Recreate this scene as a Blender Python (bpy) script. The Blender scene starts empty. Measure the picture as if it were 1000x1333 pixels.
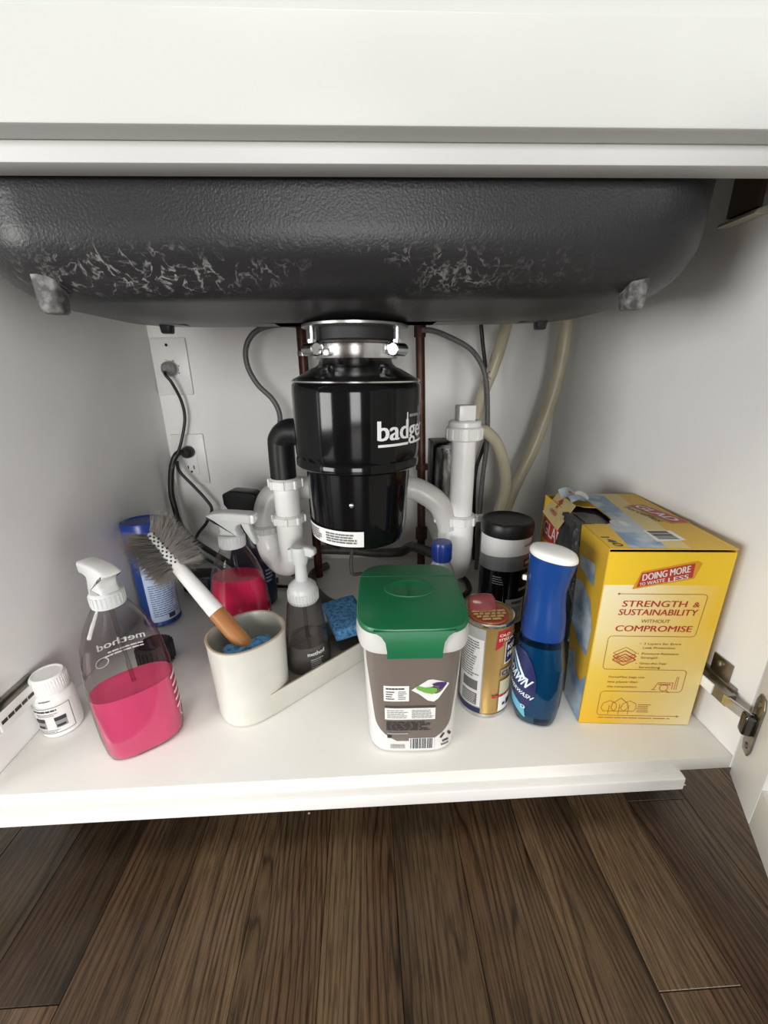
import bpy, bmesh, math, random
from mathutils import Vector, Matrix, Euler
random.seed(7)
S = bpy.context.scene
COL = S.collection
PI = math.pi

# ------------------------------------------------------------------ camera, world, lights, exposure
W, D = .876, .593          # cabinet inside width and depth (metres); shelf top is z = 0
cam = bpy.data.cameras.new('camera'); camo = bpy.data.objects.new('camera', cam); COL.objects.link(camo)
cam.sensor_fit = 'HORIZONTAL'; cam.sensor_width = 36; cam.lens = 534.2 * 36 / 1000; cam.clip_start = .01
yaw, pitch, roll = .0417, .3306, -.0148
cy, sy, cp, sp = math.cos(yaw), math.sin(yaw), math.cos(pitch), math.sin(pitch)
f_ = Vector((sy*cp, cy*cp, -sp)); r_ = Vector((cy, -sy, 0)); u_ = r_.cross(f_)
cr, sr = math.cos(roll), math.sin(roll)
rr = cr*r_ + sr*u_; uu = -sr*r_ + cr*u_
M = Matrix((rr, uu, -f_)).transposed().to_4x4(); M.translation = Vector((.4444, -.3523, .4442))
camo.matrix_world = M
S.camera = camo
wd = bpy.data.worlds.new('World'); S.world = wd; wd.use_nodes = True
bg = wd.node_tree.nodes['Background']; bg.inputs[0].default_value = (1, .985, .955, 1); bg.inputs[1].default_value = .20
def area(name, loc, target, sx, sy_, power, col=(1, 1, 1)):
    l = bpy.data.lights.new(name, 'AREA'); l.shape = 'RECTANGLE'; l.size = sx; l.size_y = sy_; l.energy = power; l.color = col
    o = bpy.data.objects.new(name, l); COL.objects.link(o); o.location = loc
    o.rotation_euler = (Vector(target) - Vector(loc)).to_track_quat('-Z', 'Y').to_euler()
    return o
area('window_fill_light', (-2.4, -1.95, .45), (.6, .1, .3), 1.3, 1.10, 74, (1, .99, .97))      # added lamps, spreading inferred window light onto back, side walls and door
area('window_fill_light', (.35, -3.6, .62), (.45, .3, .3), 1.1, 1.30, 70, (1, .99, .97))
area('window_fill_light', (2.3, -2.5, .45), (.35, .2, .3), 1.0, 1.10, 34, (1, .99, .97))
area('ceiling_light', (.4, -.62, 2.25), (.4, -.62, 0), 1.2, .6, 17, (1, .97, .92))
S.view_settings.view_transform = 'Standard'; S.view_settings.look = 'None'
S.view_settings.exposure = .12; S.view_settings.gamma = 1
S.view_settings.use_curve_mapping = False
S.cycles.use_denoising = True
S.cycles.max_bounces = 12; S.cycles.transparent_max_bounces = 24

# ------------------------------------------------------------------ materials
MATS = {}
def P(name, col, rough=.5, metal=0, **k):
    if name in MATS: return MATS[name]
    m = bpy.data.materials.new(name); m.use_nodes = True; b = m.node_tree.nodes['Principled BSDF']
    b.inputs['Base Color'].default_value = (*col, 1); b.inputs['Roughness'].default_value = rough; b.inputs['Metallic'].default_value = metal
    for n, v in k.items():
        b.inputs[{'trans': 'Transmission Weight', 'ior': 'IOR', 'coat': 'Coat Weight', 'spec': 'Specular IOR Level', 'sss': 'Subsurface Weight'}[n]].default_value = v
    MATS[name] = m; return m
def N(m, t, **k):
    n = m.node_tree.nodes.new(t)
    for a, v in k.items():
        if a in n.inputs: n.inputs[a].default_value = v
        else: setattr(n, a, v)
    return n
def L(m, a, b): m.node_tree.links.new(a, b)
def bsdf(m): return m.node_tree.nodes['Principled BSDF']
def coords(m, scale=(1, 1, 1), loc=(0, 0, 0)):
    t = N(m, 'ShaderNodeTexCoord'); mp = N(m, 'ShaderNodeMapping'); mp.inputs['Scale'].default_value = scale; mp.inputs['Location'].default_value = loc
    L(m, t.outputs['Object'], mp.inputs[0]); return mp.outputs[0]
def ramp(m, src, stops):
    r = N(m, 'ShaderNodeValToRGB'); e = r.color_ramp.elements
    while len(e) < len(stops): e.new(.5)
    for i, (p, c) in enumerate(stops): e[i].position = p; e[i].color = (*c, 1)
    L(m, src, r.inputs[0]); return r.outputs[0]
def noise(m, vec, scale, detail=3, rough=.5, dist=0):
    n = N(m, 'ShaderNodeTexNoise'); n.inputs['Scale'].default_value = scale; n.inputs['Detail'].default_value = detail
    n.inputs['Roughness'].default_value = rough; n.inputs['Distortion'].default_value = dist; L(m, vec, n.inputs['Vector']); return n.outputs['Fac']
def bump(m, h, strength=.2, dist=.001):
    b = N(m, 'ShaderNodeBump'); b.inputs['Strength'].default_value = strength; b.inputs['Distance'].default_value = dist
    L(m, h, b.inputs['Height']); L(m, b.outputs[0], bsdf(m).inputs['Normal'])
def speckle(name, c1, c2, scale, rough=.5, lo=.35, hi=.65, metal=0, bs=0, bd=.001, stretch=(1, 1, 1)):
    if name in MATS: return MATS[name]
    m = P(name, c1, rough, metal); v = coords(m, stretch); n = noise(m, v, scale, 5)
    L(m, ramp(m, n, [(lo, c1), (hi, c2)]), bsdf(m).inputs['Base Color'])
    if bs: bump(m, n, bs, bd)
    return m
PAINT = speckle('white_cabinet_paint', (.79, .795, .77), (.77, .775, .75), 9, .38)
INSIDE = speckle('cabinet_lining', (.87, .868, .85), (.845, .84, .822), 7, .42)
def shelf_paint():
    m = P('shelf_paint', (.82, .80, .76), .33); v = coords(m)
    n = noise(m, v, 55, 6, .6); n2 = noise(m, v, 6, 3)
    base = ramp(m, n2, [(.35, (.80, .785, .745)), (.65, (.835, .82, .785))])
    mx = N(m, 'ShaderNodeMixRGB', blend_type='MULTIPLY'); mx.inputs[0].default_value = 1
    L(m, base, mx.inputs[1]); L(m, ramp(m, n, [(.24, (.55, .52, .47)), (.30, (1, 1, 1))]), mx.inputs[2])
    L(m, mx.outputs[0], bsdf(m).inputs['Base Color']); return m
SHELF = shelf_paint()
DIMFRONT = speckle('front_paint_dimmed', (.545, .555, .535), (.53, .54, .52), 9, .45)  # white cabinet paint, darkened to offset the strong light on the front
WALLM = speckle('wall_paint', (.86, .855, .835), (.82, .815, .795), 5, .7)
TRIMM = speckle('trim_paint', (.88, .88, .87), (.80, .79, .77), 22, .4, .25, .32)
def enamel():
    m = P('dark_sink_coating', (.035, .034, .036), .34, spec=.27); v = coords(m)
    t = N(m, 'ShaderNodeTexCoord'); sx = N(m, 'ShaderNodeSeparateXYZ'); L(m, t.outputs['Object'], sx.inputs[0])
    def rng(src, *st): return ramp(m, src, st)
    def mul(*k):
        o = k[0]
        for q in k[1:]:
            w = N(m, 'ShaderNodeMath', operation='MULTIPLY'); L(m, o, w.inputs[0]); L(m, q, w.inputs[1]); o = w.outputs[0]
        return o
    def zmap(a, b):
        r = N(m, 'ShaderNodeMapRange'); r.inputs[1].default_value = a; r.inputs[2].default_value = b; L(m, sx.outputs[2], r.inputs[0]); return r.outputs[0]
    squig = noise(m, coords(m, (1, 1, .75)), 62, 3, .6, .6)            # scratches: thin contour lines of a noise
    s1 = rng(squig, (.455, (0, 0, 0)), (.485, (1, 1, 1)), (.505, (1, 1, 1)), (.53, (0, 0, 0)))
    brk = rng(noise(m, v, 150, 3, .7), (.40, (0, 0, 0)), (.56, (1, 1, 1)))
    pat = rng(noise(m, coords(m, (.55, 1, 2.6), (.31, 0, .2)), 9, 2), (.42, (0, 0, 0)), (.60, (1, 1, 1)))
    xr = N(m, 'ShaderNodeMapRange'); xr.inputs[1].default_value = -.34; xr.inputs[2].default_value = .34; L(m, sx.outputs[0], xr.inputs[0])
    along = rng(xr.outputs[0], (0, (.5, .5, .5)), (.16, (.55, .55, .55)), (.28, (1, 1, 1)), (.60, (1, 1, 1)), (.70, (.12, .12, .12)), (.86, (.06, .06, .06)), (.92, (.8, .8, .8)), (.97, (0, 0, 0)))
    smear = rng(noise(m, coords(m, (.35, 1, 2.2)), 120, 5, .75), (.58, (0, 0, 0)), (.68, (.6, .6, .6)))
    mxm = N(m, 'ShaderNodeMath', operation='MAXIMUM'); L(m, mul(s1, brk), mxm.inputs[0]); L(m, mul(smear, pat), mxm.inputs[1])
    fac = mul(mxm.outputs[0], pat, along, zmap(.508, .516), zmap(.545, .536))
    mx = N(m, 'ShaderNodeMixRGB'); mx.inputs[1].default_value = (.022, .0215, .023, 1); mx.inputs[2].default_value = (.27, .265, .26, 1)
    L(m, fac, mx.inputs[0]); L(m, mx.outputs[0], bsdf(m).inputs['Base Color'])
    bump(m, noise(m, v, 480, 3), .45, .0007); return m
SINKM = enamel()
SCUFF = speckle('chipped_sink_foot', (.05, .05, .05), (.24, .235, .23), 130, .6, .42, .7)
def wood():
    m = P('dark_stained_oak', (.06, .035, .02), .34, spec=.35)
    info = N(m, 'ShaderNodeObjectInfo'); t = N(m, 'ShaderNodeTexCoord')
    ml = N(m, 'ShaderNodeVectorMath', operation='SCALE'); cmb = N(m, 'ShaderNodeCombineXYZ')
    for i, k in enumerate((1.0, 3.7, 1.9)):
        mm = N(m, 'ShaderNodeMath', operation='MULTIPLY'); mm.inputs[1].default_value = k * 11; L(m, info.outputs['Random'], mm.inputs[0]); L(m, mm.outputs[0], cmb.inputs[i])
    ad = N(m, 'ShaderNodeVectorMath', operation='ADD'); L(m, t.outputs['Object'], ad.inputs[0]); L(m, cmb.outputs[0], ad.inputs[1])
    mp = N(m, 'ShaderNodeMapping'); mp.inputs['Scale'].default_value = (1, .11, 1); L(m, ad.outputs[0], mp.inputs[0])
    big = N(m, 'ShaderNodeTexNoise'); big.inputs['Scale'].default_value = 13; big.inputs['Detail'].default_value = 1.5; big.inputs['Distortion'].default_value = .3; L(m, mp.outputs[0], big.inputs['Vector'])
    k = N(m, 'ShaderNodeMath', operation='MULTIPLY'); k.inputs[1].default_value = 15; L(m, big.outputs['Fac'], k.inputs[0])
    sep = N(m, 'ShaderNodeSeparateXYZ'); L(m, ad.outputs[0], sep.inputs[0])
    k2 = N(m, 'ShaderNodeMath', operation='MULTIPLY'); k2.inputs[1].default_value = 105; L(m, sep.outputs[0], k2.inputs[0])
    s = N(m, 'ShaderNodeMath', operation='ADD'); L(m, k.outputs[0], s.inputs[0]); L(m, k2.outputs[0], s.inputs[1])
    fr = N(m, 'ShaderNodeMath', operation='FRACT'); L(m, s.outputs[0], fr.inputs[0])
    rings = ramp(m, fr.outputs[0], [(0, (.22, .21, .20)), (.10, (.80, .79, .78)), (.55, (1, 1, 1)), (.86, (.66, .64, .62)), (.96, (.22, .21, .20))])
    mp2 = N(m, 'ShaderNodeMapping'); mp2.inputs['Scale'].default_value = (1, .045, 1); L(m, ad.outputs[0], mp2.inputs[0])
    pore = noise(m, mp2.outputs[0], 420, 4, .7)
    pr = ramp(m, pore, [(.36, (.30, .29, .28)), (.56, (1.0, 1.0, 1.0)), (.72, (1, 1, 1))])
    tone = noise(m, mp.outputs[0], 7, 2)
    base = ramp(m, tone, [(.3, (.064, .038, .020)), (.5, (.118, .074, .040)), (.72, (.20, .130, .068))])
    red = noise(m, mp.outputs[0], 16, 3); rm = N(m, 'ShaderNodeMixRGB'); rm.inputs[2].default_value = (.13, .058, .026, 1); L(m, ramp(m, red, [(.48, (0, 0, 0)), (.75, (.6, .6, .6))]), rm.inputs[0]); L(m, base, rm.inputs[1]); base = rm.outputs[0]
    hv = N(m, 'ShaderNodeHueSaturation'); L(m, base, hv.inputs['Color'])
    vr = N(m, 'ShaderNodeMapRange'); vr.inputs[3].default_value = .6; vr.inputs[4].default_value = 1.18; L(m, info.outputs['Random'], vr.inputs[0]); L(m, vr.outputs[0], hv.inputs['Value'])
    m1 = N(m, 'ShaderNodeMixRGB', blend_type='MULTIPLY'); L(m, ramp(m, noise(m, mp.outputs[0], 9, 2), [(.35, (.55, .55, .55)), (.6, (1, 1, 1))]), m1.inputs[0]); L(m, hv.outputs[0], m1.inputs[1]); L(m, rings, m1.inputs[2])
    m2 = N(m, 'ShaderNodeMixRGB', blend_type='MULTIPLY'); m2.inputs[0].default_value = .92; L(m, m1.outputs[0], m2.inputs[1]); L(m, pr, m2.inputs[2])
    L(m, m2.outputs[0], bsdf(m).inputs['Base Color']); bump(m, pore, .25, .0006); return m
WOOD = wood()
BLACKG = P('black_gloss_enamel', (.004, .004, .0045), .10, spec=.26)
BLACKP = P('black_plastic', (.009, .009, .0095), .38, spec=.35)
BLACKR = P('black_rubber', (.014, .014, .015), .6)
CHROME = speckle('zinc_chrome', (.72, .72, .72), (.55, .55, .56), 60, .2, metal=1)
STEEL = speckle('brushed_steel', (.42, .42, .41), (.34, .33, .32), 40, .34, metal=1)
DSTEEL = speckle('dark_shoulder_steel', (.16, .16, .16), (.10, .10, .10), 30, .22, metal=1)
NICKEL = speckle('nickel_hinge', (.34, .32, .285), (.25, .235, .21), 70, .36, metal=1)
COPPER = speckle('tarnished_copper', (.09, .040, .028), (.045, .022, .016), 45, .45, metal=.7)
PVC = speckle('white_pvc', (.88, .88, .86), (.84, .84, .81), 30, .3)
PVCG = speckle('greyed_pvc', (.60, .60, .57), (.53, .53, .50), 20, .35)
HOSEG = speckle('braided_grey_hose', (.085, .085, .085), (.17, .17, .17), 420, .45)
HOSEB = speckle('yellowed_clear_hose', (.60, .55, .41), (.52, .465, .33), 24, .3)
HOSED = speckle('dark_corrugated_hose', (.05, .046, .042), (.085, .08, .072), 60, .5)
CORD = P('black_cord', (.01, .01, .01), .4)
PLATE = P('outlet_plate', (.78, .78, .76), .35)
WHITE = P('white_plastic', (.86, .86, .84), .3)
WHITET = P('translucent_white_plastic', (.82, .82, .81), .35, trans=.25, sss=.1)
PAPER = P('white_label_paper', (.80, .80, .78), .5)
GREYP = P('grey_print', (.30, .30, .30), .5)
DARKP = P('dark_print', (.03, .03, .035), .5)
MIDP = P('mid_grey_print', (.15, .15, .15), .5)
WPRINT = P('white_print', (.85, .85, .85), .45)
def clear(name, tint, refl=.5, alpha=.92):
    m = bpy.data.materials.new(name); m.use_nodes = True; nt = m.node_tree; nt.nodes.remove(nt.nodes['Principled BSDF'])
    tr = N(m, 'ShaderNodeBsdfTransparent'); lf_ = N(m, 'ShaderNodeLayerWeight'); lf_.inputs[0].default_value = .5
    L(m, ramp(m, lf_.outputs['Facing'], [(.25, tint), (.72, tuple(c*.66 for c in tint)), (1, tuple(c*.30 for c in tint))]), tr.inputs[0])   # longer way through the wall at grazing angles
    gl = N(m, 'ShaderNodeBsdfGlossy'); gl.inputs['Roughness'].default_value = .06; gl.inputs[0].default_value = (1, 1, 1, 1)
    lw = N(m, 'ShaderNodeLayerWeight'); lw.inputs[0].default_value = refl
    mr = N(m, 'ShaderNodeMapRange'); mr.inputs[3].default_value = .03; mr.inputs[4].default_value = .75; L(m, lw.outputs['Facing'], mr.inputs[0])
    pw = N(m, 'ShaderNodeMath', operation='POWER'); pw.inputs[1].default_value = 2.2; L(m, mr.outputs[0], pw.inputs[0])
    mx = N(m, 'ShaderNodeMixShader'); L(m, pw.outputs[0], mx.inputs[0]); L(m, tr.outputs[0], mx.inputs[1]); L(m, gl.outputs[0], mx.inputs[2])
    out = [n for n in nt.nodes if n.type == 'OUTPUT_MATERIAL'][0]; L(m, mx.outputs[0], out.inputs[0]); return m
CLEAR = clear('clear_bottle_plastic', (.90, .90, .89), .42)
SMOKY = clear('smoky_bottle_plastic', (.84, .83, .81), .42)
PINK = P('pink_cleaning_liquid', (.98, .12, .30), .06, trans=.42, ior=1.33)
PINKD = P('deep_pink_cleaning_liquid', (.80, .035, .13), .06, trans=.4, ior=1.33)
SOAPL = P('clear_soap_liquid', (.62, .60, .57), .05, trans=.8, ior=1.33)
GREEN = speckle('green_lid_plastic', (.012, .155, .06), (.01, .135, .052), 14, .36)
TAUPE = P('taupe_label', (.175, .145, .125), .32)
TUBM = P('silvery_white_tub', (.74, .73, .71), .22)
RIMM = P('milky_rim_plastic', (.68, .68, .66), .3, trans=.1)
GOLD = speckle('gold_can', (.55, .36, .13), (.47, .30, .10), 12, .3, metal=.55)
BLUECAP = P('royal_blue_plastic', (.012, .045, .28), .3)
BLUECAN = P('blue_can_print', (.012, .05, .22), .3)
SKYP = P('pale_blue_label', (.50, .60, .78), .4)
REDP = P('red_print', (.42, .02, .03), .4)
CERAM = speckle('cream_glazed_ceramic', (.64, .63, .57), (.58, .57, .51), 14, .28)
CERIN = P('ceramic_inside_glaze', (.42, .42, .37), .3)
CEREDGE = P('bare_clay_edge', (.42, .34, .25), .5)
BAMBOO = speckle('bamboo_handle', (.47, .20, .065), (.36, .145, .045), 60, .35, stretch=(1, 1, .1))
BRIST = P('grey_bristle', (.23, .21, .19), .5)
TUFT = P('dark_tuft_root', (.05, .047, .043), .6)
def sponge_mat():
    m = P('blue_sponge_foam', (.05, .20, .42), .8); v = coords(m); vo = N(m, 'ShaderNodeTexVoronoi'); vo.inputs['Scale'].default_value = 330; L(m, v, vo.inputs['Vector'])
    n = noise(m, v, 170, 4, .7)
    L(m, ramp(m, n, [(.36, (.018, .075, .19)), (.5, (.07, .25, .48)), (.68, (.16, .37, .60))]), bsdf(m).inputs['Base Color']); bump(m, n, 1, .003); return m
SPONGE = sponge_mat()
DAWNB = clear('blue_bottle_plastic', (.30, .58, .74), .40)
DAWNL = P('blue_dish_soap', (.012, .13, .23), .12, trans=.3, ior=1.33, coat=.6)
DAWNH = P('blue_sprayer_plastic', (.008, .055, .25), .2, trans=.12)
TEALP = P('teal_print', (.12, .38, .50), .4)
NAVYP = P('navy_print', (.014, .018, .09), .35)

# ------------------------------------------------------------------ mesh helpers
def T(x=0, y=0, z=0): return Matrix.Translation((x, y, z))
def RZ(a): return Matrix.Rotation(a, 4, 'Z')
def RX(a): return Matrix.Rotation(a, 4, 'X')
def RY(a): return Matrix.Rotation(a, 4, 'Y')
I4 = Matrix.Identity(4)
def align(a, b):
    """matrix that takes the z axis to a->b, standing at a"""
    a = Vector(a); b = Vector(b); q = Vector((0, 0, 1)).rotation_difference((b - a).normalized()); return Matrix.Translation(a) @ q.to_matrix().to_4x4()
def box(bm, x0, y0, z0, x1, y1, z1, mi=0, mx=I4, bev=0, seg=2):
    vs = [bm.verts.new(mx @ Vector(p)) for p in ((x0,y0,z0),(x1,y0,z0),(x1,y1,z0),(x0,y1,z0),(x0,y0,z1),(x1,y0,z1),(x1,y1,z1),(x0,y1,z1))]
    fs = [bm.faces.new([vs[i] for i in q]) for q in ((3,2,1,0),(4,5,6,7),(0,1,5,4),(1,2,6,5),(2,3,7,6),(3,0,4,7))]
    for f in fs: f.material_index = mi
    if bev:
        es = list({e for f in fs for e in f.edges}); r = bmesh.ops.bevel(bm, geom=es, offset=bev, segments=seg, affect='EDGES', profile=.5)
        for f in r['faces']: f.material_index = mi
def loft(bm, rings, mi=0, mx=I4, cap0=True, cap1=True, closed=True):
    vr = [[bm.verts.new(mx @ Vector(p)) for p in r] for r in rings]; n = len(vr[0])
    for a, b in zip(vr, vr[1:]):
        for i in range(n if closed else n - 1):
            j = (i + 1) % n
            f = bm.faces.new((a[i], a[j], b[j], b[i])); f.material_index = mi
    if cap0: bm.faces.new(list(reversed(vr[0]))).material_index = mi
    if cap1: bm.faces.new(vr[-1]).material_index = mi
def ring(a, b, z, n=2, seg=40, cx=0, cy=0, ph=0):
    out = []
    for i in range(seg):
        t = 2*PI*i/seg + ph; c, s = math.cos(t), math.sin(t)
        out.append((cx + a*math.copysign(abs(c)**(2/n), c), cy + b*math.copysign(abs(s)**(2/n), s), z))
    return out
def lathe(bm, prof, seg=40, mi=0, mx=I4, cap0=True, cap1=True):
    loft(bm, [ring(max(r, 1e-5), max(r, 1e-5), z, 2, seg) for r, z in prof], mi, mx, cap0, cap1)
def smooth_path(pts, sub=8):
    pts = [Vector(p) for p in pts]; out = []
    for i in range(len(pts) - 1):
        p0 = pts[max(i-1, 0)]; p1 = pts[i]; p2 = pts[i+1]; p3 = pts[min(i+2, len(pts)-1)]
        for k in range(sub):
            t = k/sub
            out.append(.5*((2*p1) + (-p0+p2)*t + (2*p0-5*p1+4*p2-p3)*t*t + (-p0+3*p1-3*p2+p3)*t**3))
    out.append(pts[-1]); return out
def tube(bm, pts, r, seg=12, mi=0, sub=8, ribs=0, cap=True):
    path = smooth_path(pts, sub) if sub else [Vector(p) for p in pts]
    tan = [(path[min(i+1, len(path)-1)] - path[max(i-1, 0)]).normalized() for i in range(len(path))]
    nrm = tan[0].orthogonal().normalized(); rings = []
    for i, (p, t) in enumerate(zip(path, tan)):
        nrm = (nrm - t*nrm.dot(t)).normalized(); b = t.cross(nrm)
        rad = r(i/(len(path)-1)) if callable(r) else r
        if ribs and i % 2: rad *= ribs
        rings.append([p + rad*(math.cos(2*PI*k/seg)*nrm + math.sin(2*PI*k/seg)*b) for k in range(seg)])
    loft(bm, rings, mi, I4, cap, cap)
def prism(bm, poly, t0, t1, mx=I4, mi=0, bev=0):
    """poly in the local xz plane, extruded along y from t0 to t1"""
    a = [bm.verts.new(mx @ Vector((x, t0, z))) for x, z in poly]; b = [bm.verts.new(mx @ Vector((x, t1, z))) for x, z in poly]
    fs = [bm.faces.new(a), bm.faces.new(list(reversed(b)))]
    for i in range(len(a)):
        j = (i+1) % len(a); fs.append(bm.faces.new((a[j], a[i], b[i], b[j])))
    for f in fs: f.material_index = mi
    if bev:
        es = list({e for f in fs for e in f.edges}); r = bmesh.ops.bevel(bm, geom=es, offset=bev, segments=3, affect='EDGES', profile=.5)
        for f in r['faces']: f.material_index = mi
def pillow(bm, poly, t, ins, mx=I4, mi=0, sub=5):
    """rounded slab: a smoothed outline in the local xz plane, swelling towards its middle (y = 0)"""
    n = len(poly); out = []
    for i in range(n):
        p0, p1, p2, p3 = (Vector(poly[(i+k) % n]) for k in (-1, 0, 1, 2))
        for k in range(sub):
            q = k/sub; out.append(.5*((2*p1) + (-p0+p2)*q + (2*p0-5*p1+4*p2-p3)*q*q + (-p0+3*p1-3*p2+p3)*q**3))
    n = len(out); area_ = sum(out[i].x*out[(i+1) % n].y - out[(i+1) % n].x*out[i].y for i in range(n)); sg = 1 if area_ > 0 else -1
    nr = []
    for i in range(n):
        d = (out[(i+1) % n] - out[i-1]).normalized(); nr.append(Vector((d.y, -d.x))*sg)
    rs = []
    for y, k in ((-1, 1), (-.97, .62), (-.86, .28), (-.62, .06), (0, 0), (.62, .06), (.86, .28), (.97, .62), (1, 1)):
        rs.append([(p.x - v.x*ins*k, y*t, p.y - v.y*ins*k) for p, v in zip(out, nr)])
    loft(bm, rs, mi, mx)
def obj(name, bm, mats, parent=None, smooth=35, mx=None):
    bmesh.ops.recalc_face_normals(bm, faces=bm.faces)
    me = bpy.data.meshes.new(name); bm.to_mesh(me); bm.free()
    for m in (mats if isinstance(mats, (list, tuple)) else [mats]): me.materials.append(m)
    if smooth:
        me.polygons.foreach_set('use_smooth', [True]*len(me.polygons)); me.set_sharp_from_angle(angle=math.radians(smooth))
    o = bpy.data.objects.new(name, me); COL.objects.link(o)
    if parent: o.parent = parent
    if mx is not None: o.matrix_local = mx
    return o
def B(): return bmesh.new()
def thing(name, label, cat, loc=(0, 0, 0), rot=(0, 0, 0), group=None):
    o = bpy.data.objects.new(name, None); COL.objects.link(o); o.empty_display_size = .02; o.location = loc; o.rotation_euler = rot
    o['label'] = label; o['category'] = cat
    if group: o['group'] = group
    return o
def tag(o, label, cat, group=None):
    o['label'] = label; o['category'] = cat
    if group: o['group'] = group
    return o
# flat print: polygons in (u, v) metres laid on a surface by a map function
def put(bm, fn, poly, mi=0):
    f = bm.faces.new([bm.verts.new(fn(u, v)) for u, v in poly]); f.material_index = mi
def patch(bm, fn, u0, v0, u1, v1, mi=0, nu=1, nv=1):
    g = [[bm.verts.new(fn(u0+(u1-u0)*i/nu, v0+(v1-v0)*j/nv)) for i in range(nu+1)] for j in range(nv+1)]
    for j in range(nv):
        for i in range(nu):
            f = bm.faces.new((g[j][i], g[j][i+1], g[j+1][i+1], g[j+1][i])); f.material_index = mi
def line(bm, fn, pts, w, mi=0, close=False, step=.004):
    """thin printed stroke along a polyline of (u, v)"""
    if close: pts = list(pts) + [pts[0]]
    for (a, b), (c, d) in zip(pts, pts[1:]):
        l = math.hypot(c-a, d-b)
        if l < 1e-7: continue
        nx, ny = -(d-b)/l*w/2, (c-a)/l*w/2; k = max(1, int(l/step))
        for i in range(k):
            t0, t1 = i/k, (i+1)/k; x0, y0, x1, y1 = a+(c-a)*t0, b+(d-b)*t0, a+(c-a)*t1, b+(d-b)*t1
            put(bm, fn, [(x0+nx, y0+ny), (x0-nx, y0-ny), (x1-nx, y1-ny), (x1+nx, y1+ny)], mi)
def rrect(u0, v0, u1, v1, r, n=4):
    out = []
    for cx, cy, a0 in ((u1-r, v1-r, 0), (u0+r, v1-r, 90), (u0+r, v0+r, 180), (u1-r, v0+r, 270)):
        for i in range(n+1):
            a = math.radians(a0 + 90*i/n); out.append((cx+r*math.cos(a), cy+r*math.sin(a)))
    return out
_tc = {}
def glyphs(s, bold):
    if (s, bold) not in _tc:
        c = bpy.data.curves.new('lettering', 'FONT'); c.body = s; c.size = 1; c.offset = bold; c.resolution_u = 3
        o = bpy.data.objects.new('lettering', c); me = bpy.data.meshes.new_from_object(o)
        vs = [(v.co.x, v.co.y) for v in me.vertices]; fs = [tuple(p.vertices) for p in me.polygons]
        bpy.data.objects.remove(o); bpy.data.curves.remove(c); bpy.data.meshes.remove(me); _tc[(s, bold)] = (vs, fs)
    return _tc[(s, bold)]
def text(bm, fn, s, u, v, h, mi=0, width=None, bold=0, al='L', shear=0, rot=0, cut=0, flip=False):
    d = bold*h*.9                              # bold: the same strokes set twice, a hair apart
    e = 1e-4
    for i, k in enumerate((-d, d) if bold else (0,)):
        def up(a, b, i=i):
            p = fn(a, b)
            if not i: return p
            n = (fn(a+e, b)-p).cross(fn(a, b+e)-p)
            return p + n.normalized()*.00009 if n.length > 1e-14 else p
        _text(bm, up, s, u + k*math.cos(rot), v + k*math.sin(rot), h, mi, width, 0, al, shear, rot, cut, flip)
def _text(bm, fn, s, u, v, h, mi=0, width=None, bold=0, al='L', shear=0, rot=0, cut=0, flip=False):
    """lettering with capital height h whose baseline starts (or centres) at (u, v); width fits it"""
    vs, fs = glyphs(s, bold)
    if not vs: return
    x0 = min(p[0] for p in vs); x1 = max(p[0] for p in vs); k = h/.70; sx = k if width is None else width/(x1-x0)
    w = (x1-x0)*sx; o = {'L': 0, 'C': -w/2, 'R': -w}[al]; c, s_ = math.cos(rot), math.sin(rot)
    b2 = bmesh.new(); vv = [b2.verts.new(((x-x0)*sx + o + shear*y*k, y*k, 0)) for x, y in vs]
    for f in fs:
        try: b2.faces.new([vv[i] for i in f])
        except ValueError: pass
    if cut:
        for _ in range(5):
            es = [e for e in b2.edges if e.calc_length() > cut]
            if not es: break
            bmesh.ops.subdivide_edges(b2, edges=es, cuts=1); bmesh.ops.triangulate(b2, faces=[f for f in b2.faces if len(f.verts) > 4])
    mp = {}
    for q in b2.verts:
        x, y = q.co.x, q.co.y
        if flip: x = -x
        mp[q] = bm.verts.new(fn(u + x*c - y*s_, v + x*s_ + y*c))
    for f in b2.faces: bm.faces.new([mp[q] for q in f.verts]).material_index = mi
    b2.free()
def fine(bm, fn, u0, v0, u1, v1, n, mi=0, fill=.5, rag=.25, seed=1):
    """rows of print too small to read, as broken strokes"""
    rnd = random.Random(seed); h = (v1-v0)/n
    for i in range(n):
        v = v1 - (i+.5)*h; e = u1 - (u1-u0)*rnd.random()*rag; u = u0
        while u < e - 1e-4:
            w = min(e-u, (u1-u0)*rnd.uniform(.08, .22)); patch(bm, fn, u, v-h*fill/2, u+w*.88, v+h*fill/2, mi, max(1, int(w/.0025))); u += w
def bars(bm, fn, u0, v0, u1, v1, mi, seed=3, n=26):
    rnd = random.Random(seed); u = u0
    while u < u1:
        w = (u1-u0)/n*rnd.choice((.4, .7, 1.1, 1.5)); patch(bm, fn, u, v0, min(u+w, u1), v1, mi); u += w + (u1-u0)/n*rnd.choice((.4, .6, 1))
def cylmap(r, phi0, z0=0, off=.0004, mx=I4):
    """u runs counter-clockwise seen from above = rightwards seen from outside; phi0 = direction of u=0"""
    def fn(u, v):
        rad = r(v) if callable(r) else r
        a = phi0 + u/(r(0) if callable(r) else r)
        return mx @ Vector(((rad+off)*math.cos(a), (rad+off)*math.sin(a), z0+v))
    return fn
def planemap(o, eu, ev, off=.0003):
    o = Vector(o); eu = Vector(eu).normalized(); ev = Vector(ev).normalized(); n = eu.cross(ev)*off
    return lambda u, v: o + eu*u + ev*v + n
FRONT = -PI/2                 # the direction that faces the camera

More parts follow.
